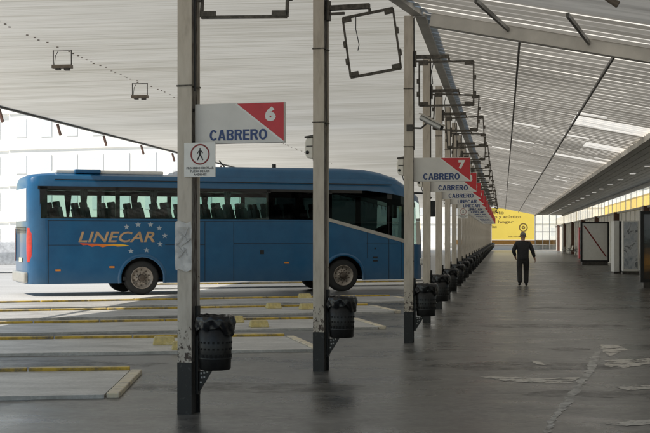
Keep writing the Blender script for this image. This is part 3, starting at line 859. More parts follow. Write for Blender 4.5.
# paper notice taped to the first column
nt_=empty('paper_notice',cols[0][0],-PHI2,'crumpled pale paper notice in plastic taped round the nearest column','notice')
b=MB()
def pap(i,j):
    x=-.085+.165*i; z=1.34+.45*j+.01*math.sin(7*i)
    y=-.106-.010*abs(math.sin(5*i+3*j))-.012*abs(math.sin(9*j+2*i))
    if x>.07: y+= .0
    return (x,y,z)
b.grid(pap,16,30); b.build('sheet',M['paper'],nt_)
b=MB()
rr=random.Random(5)
for (x,z,an,l) in ((-.03,1.62,.9,.12),(.0,1.66,-.8,.10),(.02,1.60,.6,.12),(-.04,1.55,-.9,.10),(-.01,1.5,.8,.12),(.03,1.70,1.2,.09),(.02,1.52,-1.1,.08)):
    dx=math.cos(an)*l/2; dz=math.sin(an)*l/2
    b.bar((x-dx,-.131,z-dz),(x+dx,-.131,z+dz),.004,.012)
for k in range(7): b.box((.0,-.130,1.74-.012*k),(rr.uniform(.05,.12),.002,.004))
b.build('faded_print',M['pencil'],nt_)
# security camera on the third column
cam=empty('security_camera',cols[2][0],-PHI,'grey bullet security camera on an arm below the bracket of the bay 7 column','security camera')
b=MB(); b.path([(.06,-.1,3.34),(.2,-.14,3.33),(.28,-.15,3.40)],.014,8); b.box((.02,-.106,3.34),(.10,.02,.1)); b.build('arm',M['darksteel'],cam)
b=MB(); b.tube((.20,-.16,3.50),(.52,-.30,3.32),.05,16); b.build('body',M['steel'],cam)
b=MB(); b.bar((.19,-.155,3.556),(.56,-.315,3.35),.12,.012); b.build('sun_shield',M['beam'],cam)
b=MB(); b.tube((.52,-.30,3.32),(.53,-.305,3.314),.035,16); b.build('lens',M['dark'],cam)
# conical lamp high over the platform
pl=empty('security_camera',Vector((3.13,14.3,0)),.3,'brown tapered camera under the plain roof panel at the top edge','security camera')
b=MB(); b.tube((-.08,.0,4.29),(.07,-.06,4.20),.022,16,.042); b.build('body',M['fixture'],pl)
b=MB(); b.tube((-.07,.0,4.30),(-.08,.0,4.52),.012,8); b.build('stem',M['darksteel'],pl)
b=MB(); b.tube((.07,-.06,4.20),(.076,-.063,4.196),.034,16); b.build('lens',M['dark'],pl)

# hanging fixtures on the bay soffit
hf=None
for i,(px,py) in enumerate(((40,36),(125,71))):
    u=(22.8,27.9)[i]; loc=F(-7.95,u,zl(-7.95))
    if hf is None:
        hf=empty('hanging_lamp',loc,-PHI)
        b=MB(); b.path([(-.17,0,0),(-.17,0,-.27)],.010,6); b.path([(.17,0,0),(.17,0,-.27)],.010,6); b.path([(-.17,0,-.012),(.17,0,-.012)],.008,6); b.path([(-.08,0,-.02),(-.13,0,-.1),(-.15,0,-.27)],.006,6); b.build('hanger',M['darksteel'],hf)
        b=MB(); b.box((0,0,-.30),(.36,.14,.06)); b.build('housing',M['fixture'],hf)
        b=MB(); b.box((-.08,0,-.345),(.08,.1,.03)); b.box((.09,0,-.35),(.09,.1,.04)); b.build('lamp_holder',M['darksteel'],hf); o=hf
    else: o=copy_tree(hf); o.location=loc
    tag(o,('small wire-hung lamp on the pale soffit, the one closer to the picture edge','small wire-hung lamp on the pale soffit, the one closer to the sign')[i],'lamp','lamps hung on the bay soffit')

# wheel stops
ws=None
for i,(x,y,rz,lab) in enumerate(((-2.4,19.4,8,'yellow concrete block on the kerb strip beside the nearest column'),(-2.02,18.55,8,'yellow concrete block half hidden by the nearest column'),
      (-1.70,24.5,12,'yellow concrete block just above the first litter bin'),(-1.18,23.2,14,'yellow concrete block in front of the kerb between the first two columns'),
      (-1.16,29.3,17,'faded yellow block on the third kerb between the first two columns'),(-.40,28.9,18,'pale yellow block touching the second column at kerb height'),(-.53,34.1,20,'small yellow block below the coach sill near its front wheel'))):
    if ws is None:
        ws=empty('kerb_block')
        b=MB(); b.hull8([(-.17,-.12,0),(.17,-.12,0),(-.17,.12,0),(.17,.12,0),(-.145,-.06,.12),(.145,-.06,.12),(-.145,.08,.12),(.145,.08,.12)]); b.build('block',M['blockpaint'],ws,bevel=.015); o=ws
    else: o=copy_tree(ws)
    o.location=(x,y,.046); o.rotation_euler=(0,0,R(rz)); tag(o,lab,'kerb block','yellow blocks on the kerbs')

# ------------------------------------------------------------------ coach
def lerp_tab(t,x):
    if x<=t[0][0]: return t[0][1]
    for (a,va),(b_,vb) in zip(t[:-1],t[1:]):
        if x<=b_: return va+(vb-va)*(x-a)/(b_-a)
    return t[-1][1]
def make_coach(name,logo=True):
    r=empty(name)
    Wt=[(0,1.02),(.05,1.12),(.16,1.21),(.32,1.26),(.48,1.275),(11.0,1.275),(11.3,1.25),(11.55,1.19),(11.75,1.06),(11.86,.88),(11.92,.55)]
    Tt=[(0,3.22),(.05,3.32),(.16,3.38),(.32,3.41),(.6,3.43),(9.9,3.46),(10.5,3.42),(11.0,3.30),(11.3,3.19),(11.55,3.07),(11.75,2.95),(11.92,2.80)]
    WB=[(0,2.16),(8.55,2.16),(11.15,1.50),(11.5,1.42),(11.92,1.40)]
    WT=[(0,3.06),(9.9,3.06),(10.6,2.99),(11.0,2.92),(11.4,2.82),(11.92,2.62)]
    xs=sorted(set([a for a,_ in Wt]+[.6,1.2,2.4,3.6,4.5,5.6,6.8,8.0,8.55,9.2,9.9,10.5,10.65,11.15,11.5]))
    def sect(x):
        W=lerp_tab(Wt,x);T=lerp_tab(Tt,x);a=lerp_tab(WB,x);b_=lerp_tab(WT,x)
        lean=.04 if x<11 else .04+.1*(x-11)
        return [(W,.34),(W+.001,.7),(W,1.4),(W,a),(W-lean,b_),(W-lean-.02,T-.20),(W-lean-.09,T-.06),(W-lean-.3,T),(0,T+.03)]
    body=MB(); glass=MB(); nL=9
    S=[sect(x) for x in xs]
    for side in (-1,1):
        for k in range(len(xs)-1):
            xa,xb=xs[k],xs[k+1]
            for l in range(nL-1):
                q=[(xa,side*S[k][l][0],S[k][l][1]),(xb,side*S[k+1][l][0],S[k+1][l][1]),(xb,side*S[k+1][l+1][0],S[k+1][l+1][1]),(xa,side*S[k][l+1][0],S[k][l+1][1])]
                if l<3 and xa>=.48-1e-6 and xb<=11.0+1e-6: continue
                if l==3 and xa>=.32-1e-6: glass.add(q,[(0,1,2,3)],(2 if xa>=6.7 else 1) if 4.5<=xa<11.2 else 0,True); continue
                body.add(q,[(0,1,2,3)],0,l>=3 or xb<=.49 or xa>=11.0)
    # planar lower sides with wheel arches
    def lower(side):
        y=side*1.275; ra=.60; cs=(3.1,9.14)
        xx=set(x for x in xs if .48<=x<=11.0)
        for cx in cs:
            hw=math.sqrt(ra*ra-.13*.13)
            xx.update(cx+hw*math.cos(math.pi*i/24) for i in range(25)); xx.update((cx-hw-.001,cx+hw+.001))
        xx=sorted(xx)
        def zb(x):
            for cx in cs:
                d=ra*ra-(x-cx)**2
                if abs(x-cx)<=math.sqrt(ra*ra-.13*.13)+1e-6: return .47+math.sqrt(max(d,0))
            return .34
        for xa,xb in zip(xx[:-1],xx[1:]):
            body.add([(xa,y,zb(xa)),(xb,y,zb(xb)),(xb,y,lerp_tab(WB,xb)),(xa,y,lerp_tab(WB,xa))],[(0,1,2,3)])
    lower(-1); lower(1)
    # rear closing
    a=S[0]; rear=[(0,-p[0],p[1]) for p in a]+[(0,p[0],p[1]) for p in a[::-1]]
    body.add(rear,[tuple(range(len(rear)))])
    z=S[-1]; X=xs[-1]
    for l in range(nL-1):
        q=[(X,-z[l][0],z[l][1]),(X,z[l][0],z[l][1]),(X,z[l+1][0],z[l+1][1]),(X,-z[l+1][0],z[l+1][1])]
        (glass if l==3 else body).add(q,[(0,1,2,3)])
    # floor pan
    body.add([(.1,-1.2,.36),(11.6,-1.2,.36),(11.6,1.2,.36),(.1,1.2,.36)],[(0,1,2,3)])
    bo=body.build('body',M['bus'],r)
    bm=bmesh.new(); bm.from_mesh(bo.data); bmesh.ops.remove_doubles(bm,verts=bm.verts,dist=.0008); bmesh.ops.recalc_face_normals(bm,faces=bm.faces)
    for f in bm.faces: f.smooth=True
    bm.to_mesh(bo.data); bm.free(); bo.data.set_sharp_from_angle(angle=R(32))
    glass.build('side_glazing',[M['busglass'],M['busglassmid'],M['busglassdark']],r)
    # pillars and dark border behind the glass
    b=MB()
    for side in (-1,1):
        for (x0,x1) in ((.30,.50),(2.36,2.48),(4.46,4.58),(6.76,6.88),(8.64,8.78),(10.56,10.72)):
            za,zb=lerp_tab(WB,x0)-.0,3.05 if x0<10 else 2.95
            b.box(((x0+x1)/2,side*1.215,(za+zb)/2),(x1-x0,.05,zb-za))
        b.box((5.0,side*1.215,3.02),(9.5,.05,.08)); b.box((4.5,side*1.23,2.17),(8.2,.05,.07))
    b.build('window_pillar',M['dark'],r)
    # curtains
    for side in (-1,1):
        for x in (1.5,3.45,5.6,7.75):
            b=MB()
            def cf(i,j,x=x,side=side):
                w=.24*(.3+.7*j); return (x+(i-.5)*w,side*(1.16+.02*math.sin(i*22)),2.2+.82*j)
            b.grid(cf,14,6); b.build('curtain',M['seat'],r)
    # cabin floor, roof lining and seats
    b=MB(); b.box((5.6,0,1.3),(10.6,2.4,.08)); b.box((5.0,0,3.22),(9.3,2.2,.04)); b.box((8.7,0,1.75),(.06,2.3,.85)); b.box((10.7,0,1.15),(1.2,2.3,.05)); b.box((4.9,.95,2.93),(9,.4,.1)); b.box((4.9,-.95,2.98),(9,.4,.07))
    b.build('cabin_lining',M['dark'],r)
    st=None
    for k in range(11):
        for yy in (-.62,.62):
            if st is None:
                b=MB(); T_=Matrix.Rotation(R(-12),3,'Y')
                for dy in (-.23,.23):
                    b.box((0,dy,2.1),(.12,.40,.80),mat=T_); b.box((-.10,dy,2.57),(.09,.26,.17),mat=T_); b.box((.28,dy,1.78),(.46,.42,.14))
                    b.box((.28,dy,1.5),(.2,.2,.45))
                st=b.build('seat',M['seat'],r,bevel=.03); o=st
            else: o=st.copy(); col.objects.link(o); o.parent=r
            o.location=(.95+.76*k,yy+(.1 if k%2 else 0),0)
    b=MB(); b.tube((10.95,-.1,1.75),(10.85,-.1,1.95),.2,18); b.build('steering_wheel',M['dark'],r)
    # wheels
    def wheel(x,y,dirn):
        b=MB(); prof=[(.30,-.14),(.40,-.15),(.465,-.13),(.485,-.07),(.485,.07),(.465,.13),(.40,.15),(.30,.14)]
        b.lathe([(rr,h) for rr,h in prof],(x,y,.485),32,axis='y')
        w=b.build('wheel',M['tyre'],r)
        b=MB(); o_=dirn*.15
        b.lathe([(.30,.14*dirn),(.315,.155*dirn),(.295,.15*dirn),(.27,.08*dirn),(.17,.05*dirn),(.15,.09*dirn),(.0,.09*dirn)],(x,y,.485),28,axis='y')
        rm=b.build('rim',M['rim'],w)
        b=MB(); b.lathe([(.11,.09*dirn),(.10,.16*dirn),(.06,.18*dirn),(0,.18*dirn)],(x,y,.485),18,axis='y')
        for i in range(10):
            t=2*math.pi*i/10; c=(x+.145*math.cos(t),y+.105*dirn,.485+.145*math.sin(t)); b.tube((c[0],c[1]-.02,c[2]),(c[0],c[1]+.02,c[2]),.014,6)
        for i in range(10):
            t=2*math.pi*(i+.5)/10; c=(x+.22*math.cos(t),y+.072*dirn,.485+.22*math.sin(t)); b.tube((c[0],c[1]-.01,c[2]),(c[0],c[1]+.006,c[2]),.022,8)
        b.build('hub',M['hub'],w)
    for x in (3.1,9.14):
        wheel(x,-1.10,-1); wheel(x,1.10,1)
    # wheel well liners and arch lips
    n=18
    for x in (3.1,9.14):
        for side in (-1,1):
            b=MB(); vs=[]
            for i in range(n+1):
                t=math.pi*i/n
                for y in (1.273,.75): vs.append((x+.605*math.cos(t),side*y,.47+.605*math.sin(t)))
            vs+=[(x+.605,side*.75,.34),(x-.605,side*.75,.34)]
            b.add(vs,[(2*i,2*i+1,2*i+3,2*i+2) for i in range(n)]+[tuple([2*i+1 for i in range(n+1)]+[2*n+3,2*n+2])])
            b.build('wheel_well',M['dark'],r)
            b=MB(); vs=[]
            for i in range(n+1):
                t=-.2+(math.pi+.4)*i/n
                for rr,y in ((.595,1.274),(.60,1.30),(.66,1.30),(.69,1.274)): vs.append((x+rr*math.cos(t),side*y,.47+rr*math.sin(t)))
            b.add(vs,[(4*i+j,4*i+j+1,4*i+5+j,4*i+4+j) for i in range(n) for j in range(3)],0,True)
            b.build('arch_lip',M['bus'],r)
    # panel seams
    b=MB()
    for side in (-1,1):
        y=side*1.2762
        for (x0,x1,z) in ((.5,2.4,1.42),(3.75,4.9,1.42),(5.75,8.45,1.46),(9.85,10.9,1.46),(.5,10.9,2.10)):
            b.box(((x0+x1)/2,y,z),(x1-x0,.002,.014))
        for (x,z0,z1) in ((.52,.36,2.1),(4.9,.36,2.1),(5.75,.36,2.1),(10.6,.36,2.6),(11.0,.36,1.5),(9.9,1.0,1.9)):
            b.box((x,y,(z0+z1)/2),(.016,.002,z1-z0))
        b.box((5.7,side*1.262,3.245),(10.0,.02,.025))
        b.box((10.15,y,1.30),(.05,.003,.05)); b.box((10.15,y,1.02),(.16,.003,.05)); b.box((10.15,y,.92),(.16,.003,.05))
        b.box((2.6,y,.47),(.1,.003,.1)); b.box((6.6,y,1.2),(.12,.003,.12))
    b.build('panel_seam',M['dark'],r)
    # silver slash under the front windows
    for side in (-1,1):
        b=MB(); pts=[(8.60,2.23),(8.60,2.13),(11.10,1.47),(11.10,1.58)]
        b.prism(pts,lambda p,k,side=side:(p[0],side*(1.277+.012*k),p[1])); b.build('silver_stripe',M['silver'],r)
    # raised roof pod
    b=MB(); pod=[(4.3,3.40),(4.45,3.58),(4.9,3.70),(9.2,3.73),(9.9,3.70),(10.4,3.62),(10.9,3.47),(11.3,3.27),(11.5,3.10)]
    vs=[]
    for (x,zt_) in pod:
        zb=lerp_tab(Tt,x)-.10; w=1.12 if x<11 else .95
        for (y,zz) in ((-w-.02,zb),(-w,zb+(zt_-zb)*.6),(-w+.12,zt_),(0,zt_+.03),(w-.12,zt_),(w,zb+(zt_-zb)*.6),(w+.02,zb)): vs.append((x,y,zz))
    n=len(pod); b.add(vs,[(7*k+j,7*k+j+1,7*k+8+j,7*k+7+j) for k in range(n-1) for j in range(6)],0,True)
    b.add(vs[:7],[tuple(range(7))])
    b.build('roof_pod',M['bus'],r)
    b=MB(); b.box((2.3,-.3,3.49),(3.0,1.2,.10)); b.build('roof_unit',M['white'],r,bevel=.03)
    b=MB(); b.box((1.65,-.75,3.50),(.72,.5,.12)); b.build('roof_hatch',M['bus'],r,bevel=.03)
    b=MB(); b.tube((5.9,0,3.72),(5.7,0,3.95),.02,6); b.tube((7.2,-.6,3.72),(7.2,-.6,3.84),.06,10); b.build('antenna',M['dark'],r)
    # markers
    for (x,z) in ((.78,.72),(2.25,.80),(7.35,.88)):
        b=MB(); b.box((x,-1.28,z),(.14,.012,.05)); b.build('side_marker',M['orange'],r)
    # rear
    b=MB(); b.box((-.006,0,2.55),(.02,1.75,.92)); b.build('rear_window',M['washedwin'],r,bevel=.06)
    for side in (-1,1):
        b=MB(); vs=[]
        for j in range(9):
            zz=.95+.95*j/8; bl=.02*math.sin(math.pi*j/8)
            for (x,y) in ((-.012,.97),(-.012,1.015),(.045-.008,1.118),(.10,1.165)): k_=math.sin(math.pi*(j+.6)/9.2)**.5; vs.append((x-bl*.3,side*(1.10+(y+.008-1.10)*k_+bl*.2),zz))
        b.add(vs,[(4*j+i,4*j+i+1,4*j+5+i,4*j+4+i) for j in range(8) for i in range(3)],0,True)
        b.build('tail_light',M['redlens'],r)
    b=MB()
    for k in range(4): b.box((-.02,0,1.92-.045*k),(.03,1.7,.022))
    b.build('rear_vent',M['dark'],r)
    b=MB(); b.box((-.02,0,1.0),(.02,.52,.12)); b.build('number_plate',M['plate'],r)
    b=MB(); b.box((-.04,0,.52),(.12,2.1,.30)); b.build('rear_bumper',M['silver'],r,bevel=.04)
    # front
    for side in (-1,1):
        b=MB(); b.box((11.74,side*.95,.88),(.22,.28,.22),mat=Matrix.Rotation(side*R(-38),3,'Z')); b.build('headlight',M['clearlens'],r,bevel=.05)
        b=MB(); b.path([(11.2,side*1.15,3.02),(11.75,side*1.36,3.0),(11.95,side*1.40,2.85)],.03,8); b.box((11.98,side*1.40,2.52),(.12,.2,.5)); b.build('mirror',M['dark'],r,bevel=.02)
    b=MB(); b.box((11.86,0,.48),(.14,1.5,.22)); b.build('front_bumper',M['bus'],r,bevel=.04)
    if logo:
        text_mesh('lettering','LINECAR',2.12,.30,M['logo'],r,(1.33,-1.2785,1.50),.015,shear=.25)
        b=MB(); up=[(1.36,1.475),(1.6,1.46),(1.85,1.455),(2.1,1.445),(2.35,1.45),(2.58,1.435),(2.74,1.40)]
        lo=[(2.60,1.385),(2.4,1.375),(2.3,1.40),(2.1,1.385),(2.0,1.355),(1.85,1.405),(1.7,1.37),(1.58,1.425),(1.45,1.415)]
        b.add([(x,-1.2788,z) for x,z in up+lo],[tuple(range(len(up+lo)))]); b.build('flame_swoosh',M['swoosh'],r,fix=False)
        for (x,z) in ((2.66,1.93),(2.98,2.0),(3.33,2.0),(3.58,1.90),(3.74,1.68),(3.60,1.44),(3.22,1.27),(2.78,1.25)):
            b=MB(); pts=[]
            for i in range(10):
                t=math.pi/2+math.pi*i/5; rr=.085 if i%2==0 else .036; pts.append((x+rr*math.cos(t),-1.2786,z+rr*math.sin(t)))
            b.add(pts,[tuple(range(10))]); b.build('star',M['star'],r,fix=False)
    return r
coach=make_coach('coach'); A=R(22)
base=Vector((-5.2,37.0,.004))-3.1*1.03*Vector((math.cos(A),math.sin(A),0))+1.275*Vector((-math.sin(A),math.cos(A),0))
coach.location=base; coach.rotation_euler=(0,0,A); coach.scale=(1.03,1,1)
tag(coach,'blue touring coach lettered LINECAR parked nose-in across the bays','coach')
# ------------------------------------------------------------------ person walking away
def skin(name, pts, edges, mat, parent, sub=2, root=0):
    me=bpy.data.meshes.new(name); me.from_pydata([p[:3] for p in pts],edges,[]); o=bpy.data.objects.new(name,me); col.objects.link(o)
    o.modifiers.new('skin','SKIN'); 
    for i,p in enumerate(pts):
        sv=me.skin_vertices[0].data[i]; rr=p[3]; sv.radius=(rr,rr) if not isinstance(rr,tuple) else rr
        sv.use_root=(i==root)
    s=o.modifiers.new('sub','SUBSURF'); s.levels=sub; s.render_levels=sub
    bpy.context.view_layer.update(); dg=bpy.context.evaluated_depsgraph_get()
    m2=bpy.data.meshes.new_from_object(o.evaluated_get(dg)); bpy.data.objects.remove(o)
    for p in m2.polygons: p.use_smooth=True
    m2.name=name; m2.materials.clear(); m2.materials.append(mat)
    q=bpy.data.objects.new(name,m2); col.objects.link(q); q.parent=parent; return q
def make_person():
    r=empty('person')
    # x right, y ahead (walking away), z up; height 1.78
    P=[]; E=[]
    def add(p,par=None):
        P.append(p)
        if par is not None: E.append((par,len(P)-1))
        return len(P)-1
    pel=add((0,0,.95,.135)); wa=add((0,.0,1.10,.125),pel); ch=add((0,.015,1.28,.14),wa); nk=add((0,0,1.47,.062),ch)
    n2=add((0,.015,1.54,.056),nk); h1=add((0,.035,1.62,.085),n2); h2=add((0,.03,1.70,.088),h1)
    for s in (-1,1):
        hip=add((s*.09,0,.90,.085),pel)
        kx=(.10*s,.13 if s>0 else -.02,.50); kn=add((kx[0],kx[1],kx[2],.058),hip)
        an=add((s*.095,.05 if s>0 else -.16,.10 if s>0 else .13,.040),kn); add((s*.11,.19 if s>0 else -.03,.045 if s>0 else .04,.036),an)
    hands=[]
    for s in (-1,1):
        sh=add((s*.185,0,1.42,.062),ch)
        el=add((s*.275,-.06 if s<0 else -.02,1.16,.045),sh)
        wr=add((s*.225,.09,.97,.032),el) if s<0 else add((s*.335,.05,.92,.032),el)
        d=Vector((P[wr][0]-P[el][0],P[wr][1]-P[el][1],P[wr][2]-P[el][2])).normalized()
        w=Vector(P[wr][:3]); pa=w+d*.07
        pm=add((pa.x,pa.y,pa.z,.030),wr)
        acr=Vector((0,1,0)); acr=(acr-d*acr.dot(d)).normalized(); inn=d.cross(acr)*(1 if s<0 else -1)
        for k,(o_,l) in enumerate(((-.030,.062),(-.010,.075),(.011,.070),(.030,.055))):
            q0=pa+acr*o_*-1*1+d*.02; i0=add((q0.x,q0.y,q0.z,.0105),pm)
            q1=q0+d*l*.55+inn*.006; i1=add((q1.x,q1.y,q1.z,.009),i0)
            q2=q1+d*l*.45+inn*.022; add((q2.x,q2.y,q2.z,.0075),i1)
        t0=w+d*.03+acr*.030; i0=add((t0.x,t0.y,t0.z,.012),pm); t1=t0+d*.035+acr*.022; add((t1.x,t1.y,t1.z,.009),i0)
        hands.append((sh,el,wr))
    body=skin('body',P,E,M['skin'],r,2)
    # face and ears
    b=MB()
    for s in (-1,1): b.lathe([(0,-.012),(.014,-.008),(.014,.008),(0,.012)],(s*.032,.112,1.665),10,axis='y')
    b.build('eye',M['clearlens'],r)
    b=MB(); b.hull8([(-.014,.11,1.62),(.014,.11,1.62),(-.016,.15,1.615),(.016,.15,1.615),(-.006,.11,1.67),(.006,.11,1.67),(-.006,.125,1.67),(.006,.125,1.67)])
    b.box((0,.113,1.585),(.05,.02,.01)); b.build('nose',M['skin'],r)
    for s in (-1,1):
        b=MB(); b.lathe([(0,-.018),(.02,-.014),(.03,0),(.02,.014),(0,.018)],(0,0,0),12)
        o=b.build('ear',M['skin'],r); o.location=(s*.088,.02,1.64); o.rotation_euler=(0,R(90),0); o.scale=(1.1,.75,.7)
    # cropped hair round the back and sides
    b=MB()
    def hf_(i,j):
        t=2*math.pi*i; p=j*.62*math.pi
        wave=.003*math.sin(23*t)+.003*math.sin(17*p)
        rr=.0945+wave
        zc=1.69+rr*1.02*math.cos(p); y=.018+rr*1.12*math.sin(p)*math.sin(t); x=rr*.92*math.sin(p)*math.cos(t)
        if y>.05: zc=max(zc,1.70)
        return (x,y,zc)
    b.grid(hf_,32,14); b.build('hair',M['hair'],r)
    # jacket: torso and sleeves
    J=[]; JE=[]
    def aj(p,par=None):
        J.append(p)
        if par is not None: JE.append((par,len(J)-1))
        return len(J)-1
    c0=aj((0,.015,1.27,(.20,.155))); c1=aj((0,0,1.08,(.178,.15)),c0); c2_=aj((0,-.005,.95,(.185,.16)),c1); c4_=aj((0,-.005,.82,(.19,.165)),c2_); c3_=aj((0,.0,1.42,(.13,.12)),c0); aj((0,.0,1.50,.082),c3_)
    for (sh,el,wr) in hands:
        a,b2,c=P[sh],P[el],P[wr]
        i0=aj((a[0],a[1],a[2]-.015,.088),c0); m=[(a[k]+b2[k])/2 for k in range(3)]; i1=aj((m[0],m[1],m[2],.072),i0)
        i2=aj((b2[0],b2[1],b2[2],.064),i1); i3=aj((c[0]*.97+b2[0]*.03,c[1],c[2]+.02,.05),i2)
    skin('jacket',J,JE,M['cloth'],r,2)
    T=[]; TE=[]
    def at(p,par=None):
        T.append(p)
        if par is not None: TE.append((par,len(T)-1))
        return len(T)-1
    t0=at((0,0,.96,(.16,.14))); at((0,0,1.08,(.15,.13)),t0)
    for s in (-1,1):
        hip=at((s*.095,.0,.80,.108),t0); kn=at((.10*s,.13 if s>0 else -.02,.50,.083),hip); at((s*.095,.055 if s>0 else -.16,.05 if s>0 else .085,.075),kn)
    skin('trousers',T,TE,M['trouser'],r,2)
    for s in (-1,1):
        if s>0: q=[(.1,.03,.05,.048),(.105,.12,.045,.046),(.115,.21,.035,.038)]
        else: q=[(-.1,-.18,.085,.046),(-.105,-.10,.055,.046),(-.115,-.02,.038,.04)]
        skin('shoe',q,[(0,1),(1,2)],M['shoe'],r,2)
    return r
per=make_person(); per.location=(6.67,43.8,.008); per.rotation_euler=(0,0,R(-6)); per.scale=(1.15,1.08,1.015)
tag(per,'man in dark jacket and trousers walking away down the platform','person')

# ------------------------------------------------------------------ things along the hall wall
def panel(name,v,u,w,h,label,cat,face,z0=.18,turn=0):
    r=empty(name,F(v,u,.008),-PHI*.4+turn,label,cat)
    b=MB()
    for (c,d) in (((0,0,z0+.05),(w,.16,.1)),((0,0,z0+h-.05),(w,.16,.1)),((-w/2+.05,0,z0+h/2),(.1,.16,h-.2)),((w/2-.05,0,z0+h/2),(.1,.16,h-.2))): b.box(c,d)
    b.build('frame',M['black'],r)
    b=MB(); b.box((0,.0,z0+h/2),(w-.2,.10,h-.2)); b.build('poster',face,r)
    b=MB(); b.box((0,0,z0/2),(w*.9,.24,z0)); b.build('foot',M['darksteel'],r)
    return r
a=panel('advert_panel',5.35,78.0,1.66,2.36,'large framed white advert panel with a red diagonal stripe','advert panel',M['white'])
b=MB(); b.bar((-.62,-.056,2.30),(.66,-.056,.48),.012,.07); b.build('diagonal_stripe',M['ringred'],a)
a=panel('advert_panel',5.25,43.2,1.7,2.3,'black framed poster panel with a dark landscape print at the picture edge','advert panel',M['sunset'])
a=empty('route_board',F(5.55,58.6,.008),-PHI*.4,'upright board with a blotchy grey-blue printed map','information board')
b=MB(); b.box((0,0,1.24),(.70,.30,2.22)); b.build('case',M['white'],a,bevel=.02)
b=MB(); b.box((0,-.155,1.26),(.60,.012,2.06)); b.build('map_sheet',M['map'],a)
b=MB(); b.box((0,0,.06),(.74,.36,.12)); b.build('plinth',M['darksteel'],a)
a=empty('vending_machine',F(5.25,60.2,.008),-PHI*.4,'narrow vending machine with white side and black front next to the map board','vending machine')
b=MB(); b.box((-.22,0,1.22),(.24,.8,2.3)); b.build('side_casing',M['white'],a,bevel=.02)
b=MB(); b.box((.07,-.02,1.22),(.33,.8,2.28)); b.build('front',M['black'],a,bevel=.02)
b=MB(); b.box((.07,-.426,1.5),(.2,.012,.9)); b.build('display_window',M['dark'],a)
b=MB(); b.box((.07,-.426,.9),(.12,.014,.1)); b.build('coin_slot',M['steel'],a)
b=MB(); b.box((-.03,0,.04),(.6,.7,.08)); b.build('plinth',M['darksteel'],a)
a=empty('vending_machine',F(5.6,95,.008),-PHI*.4,'red and dark vending machine behind the white advert panel','vending machine')
b=MB(); b.box((0,0,1.2),(.5,.7,2.25)); b.build('case',M['signred'],a,bevel=.03)
b=MB(); b.box((-.03,-.36,1.45),(.36,.02,1.3)); b.build('front_glass',M['dark'],a)
b=MB(); b.box((0,-.362,.5),(.36,.02,.22)); b.build('delivery_flap',M['black'],a)
# metal waiting benches
def make_bench():
    r=empty('waiting_bench'); 
    b=MB(); b.bar((-1.1,0,.36),(1.1,0,.36),.06,.06); b.build('beam',M['steel'],r)
    for x in (-.8,.8):
        b=MB(); b.bar((x,0,.36),(x,0,.03),.05,.05); b.bar((x,-.26,.02),(x,.26,.02),.05,.04); b.build('leg',M['steel'],r)
    for k in range(4):
        b=MB(); x=-.825+.55*k
        def sf(i,j,x=x):
            a=j
            if a<.5: y=-.24+.42*(a/.5); z=.43-.02*math.sin(a/.5*math.pi)
            else: y=.18+.12*((a-.5)/.5); z=.43+.42*((a-.5)/.5)
            return (x-.25+.5*i,y,z+.01*math.cos(i*6.28))
        b.grid(sf,6,12); o=b.build('seat',M['steel'],r); 
        sl=o.modifiers.new('thick','SOLIDIFY'); sl.thickness=.02
    for k in range(5):
        b=MB(); x=-1.1+.55*k; b.path([(x,.02,.38),(x,-.1,.62),(x,.16,.64)],.015,6); b.build('armrest',M['steel'],r)
    return r
bn=make_bench()
for i,(v,u,lab) in enumerate(((6.1,66.5,'metal waiting bench between the map board and the white advert panel'),(6.1,53.5,'metal waiting bench half hidden by the landscape poster panel'),(6.1,112,'metal waiting bench by the far wall, closer of the two past the red machine'),(6.1,122,'metal waiting bench by the far wall, second past the red machine'),(6.1,132,'metal waiting bench by the far wall, deepest in the hall'))):
    o=bn if i==0 else copy_tree(bn)
    o.location=F(v,u,.008); o.rotation_euler=(0,0,-PHI-R(90)); tag(o,lab,'bench','metal benches along the hall wall')

# ------------------------------------------------------------------ street beyond the bays
def block(name,loc,rz,w,d,h,label,mat,nx,floors):
    r=empty(name,loc,rz,label,'building')
    b=MB(); b.box((0,d/2,h/2),(w,d,h)); b.build('wall',mat,r)
    b=MB(); b.box((0,d/2,h+.25),(w+.6,d+.6,.5)); b.build('roof',M['facade'],r)
    fh=h/floors
    for f in range(floors):
        for k in range(nx):
            x=-w/2+w*(k+.5)/nx
            b=MB(); b.box((x,-.02,fh*f+fh*.55),(w/nx*.42,.06,fh*.5)); wn=b.build('window',M['washedwin'],r)
            if f==0 and k%3==1:
                b=MB(); b.box((x,-.45,fh*f+fh*.22),(w/nx*.7,.85,.14)); b.box((x,-.85,fh*f+fh*.34),(w/nx*.7,.06,fh*.26)); b.build('balcony',mat,r)
        b=MB(); b.box((0,-.06,fh*f+fh*.985),(w,.12,.16)); b.build('cornice',M['facade'],r)
    return r
block('apartment_building',(-33.5,112,0),R(-22),15,5,12.0,'pale sunlit apartment block at the picture edge behind the coach tail',M['facade'],5,4)
block('apartment_building',(-15.0,104,0),R(-20),24,6,15,'tall washed-out white building behind the coach windows',M['facade2'],10,5)
block('apartment_building',(2,195,0),R(-12),70,6,15,'long pale building far behind the column row',M['facade'],14,4)
block('apartment_building',(52,245,0),R(-14),70,6,11,'pale building beyond the glazed end doors',M['facade2'],12,3)
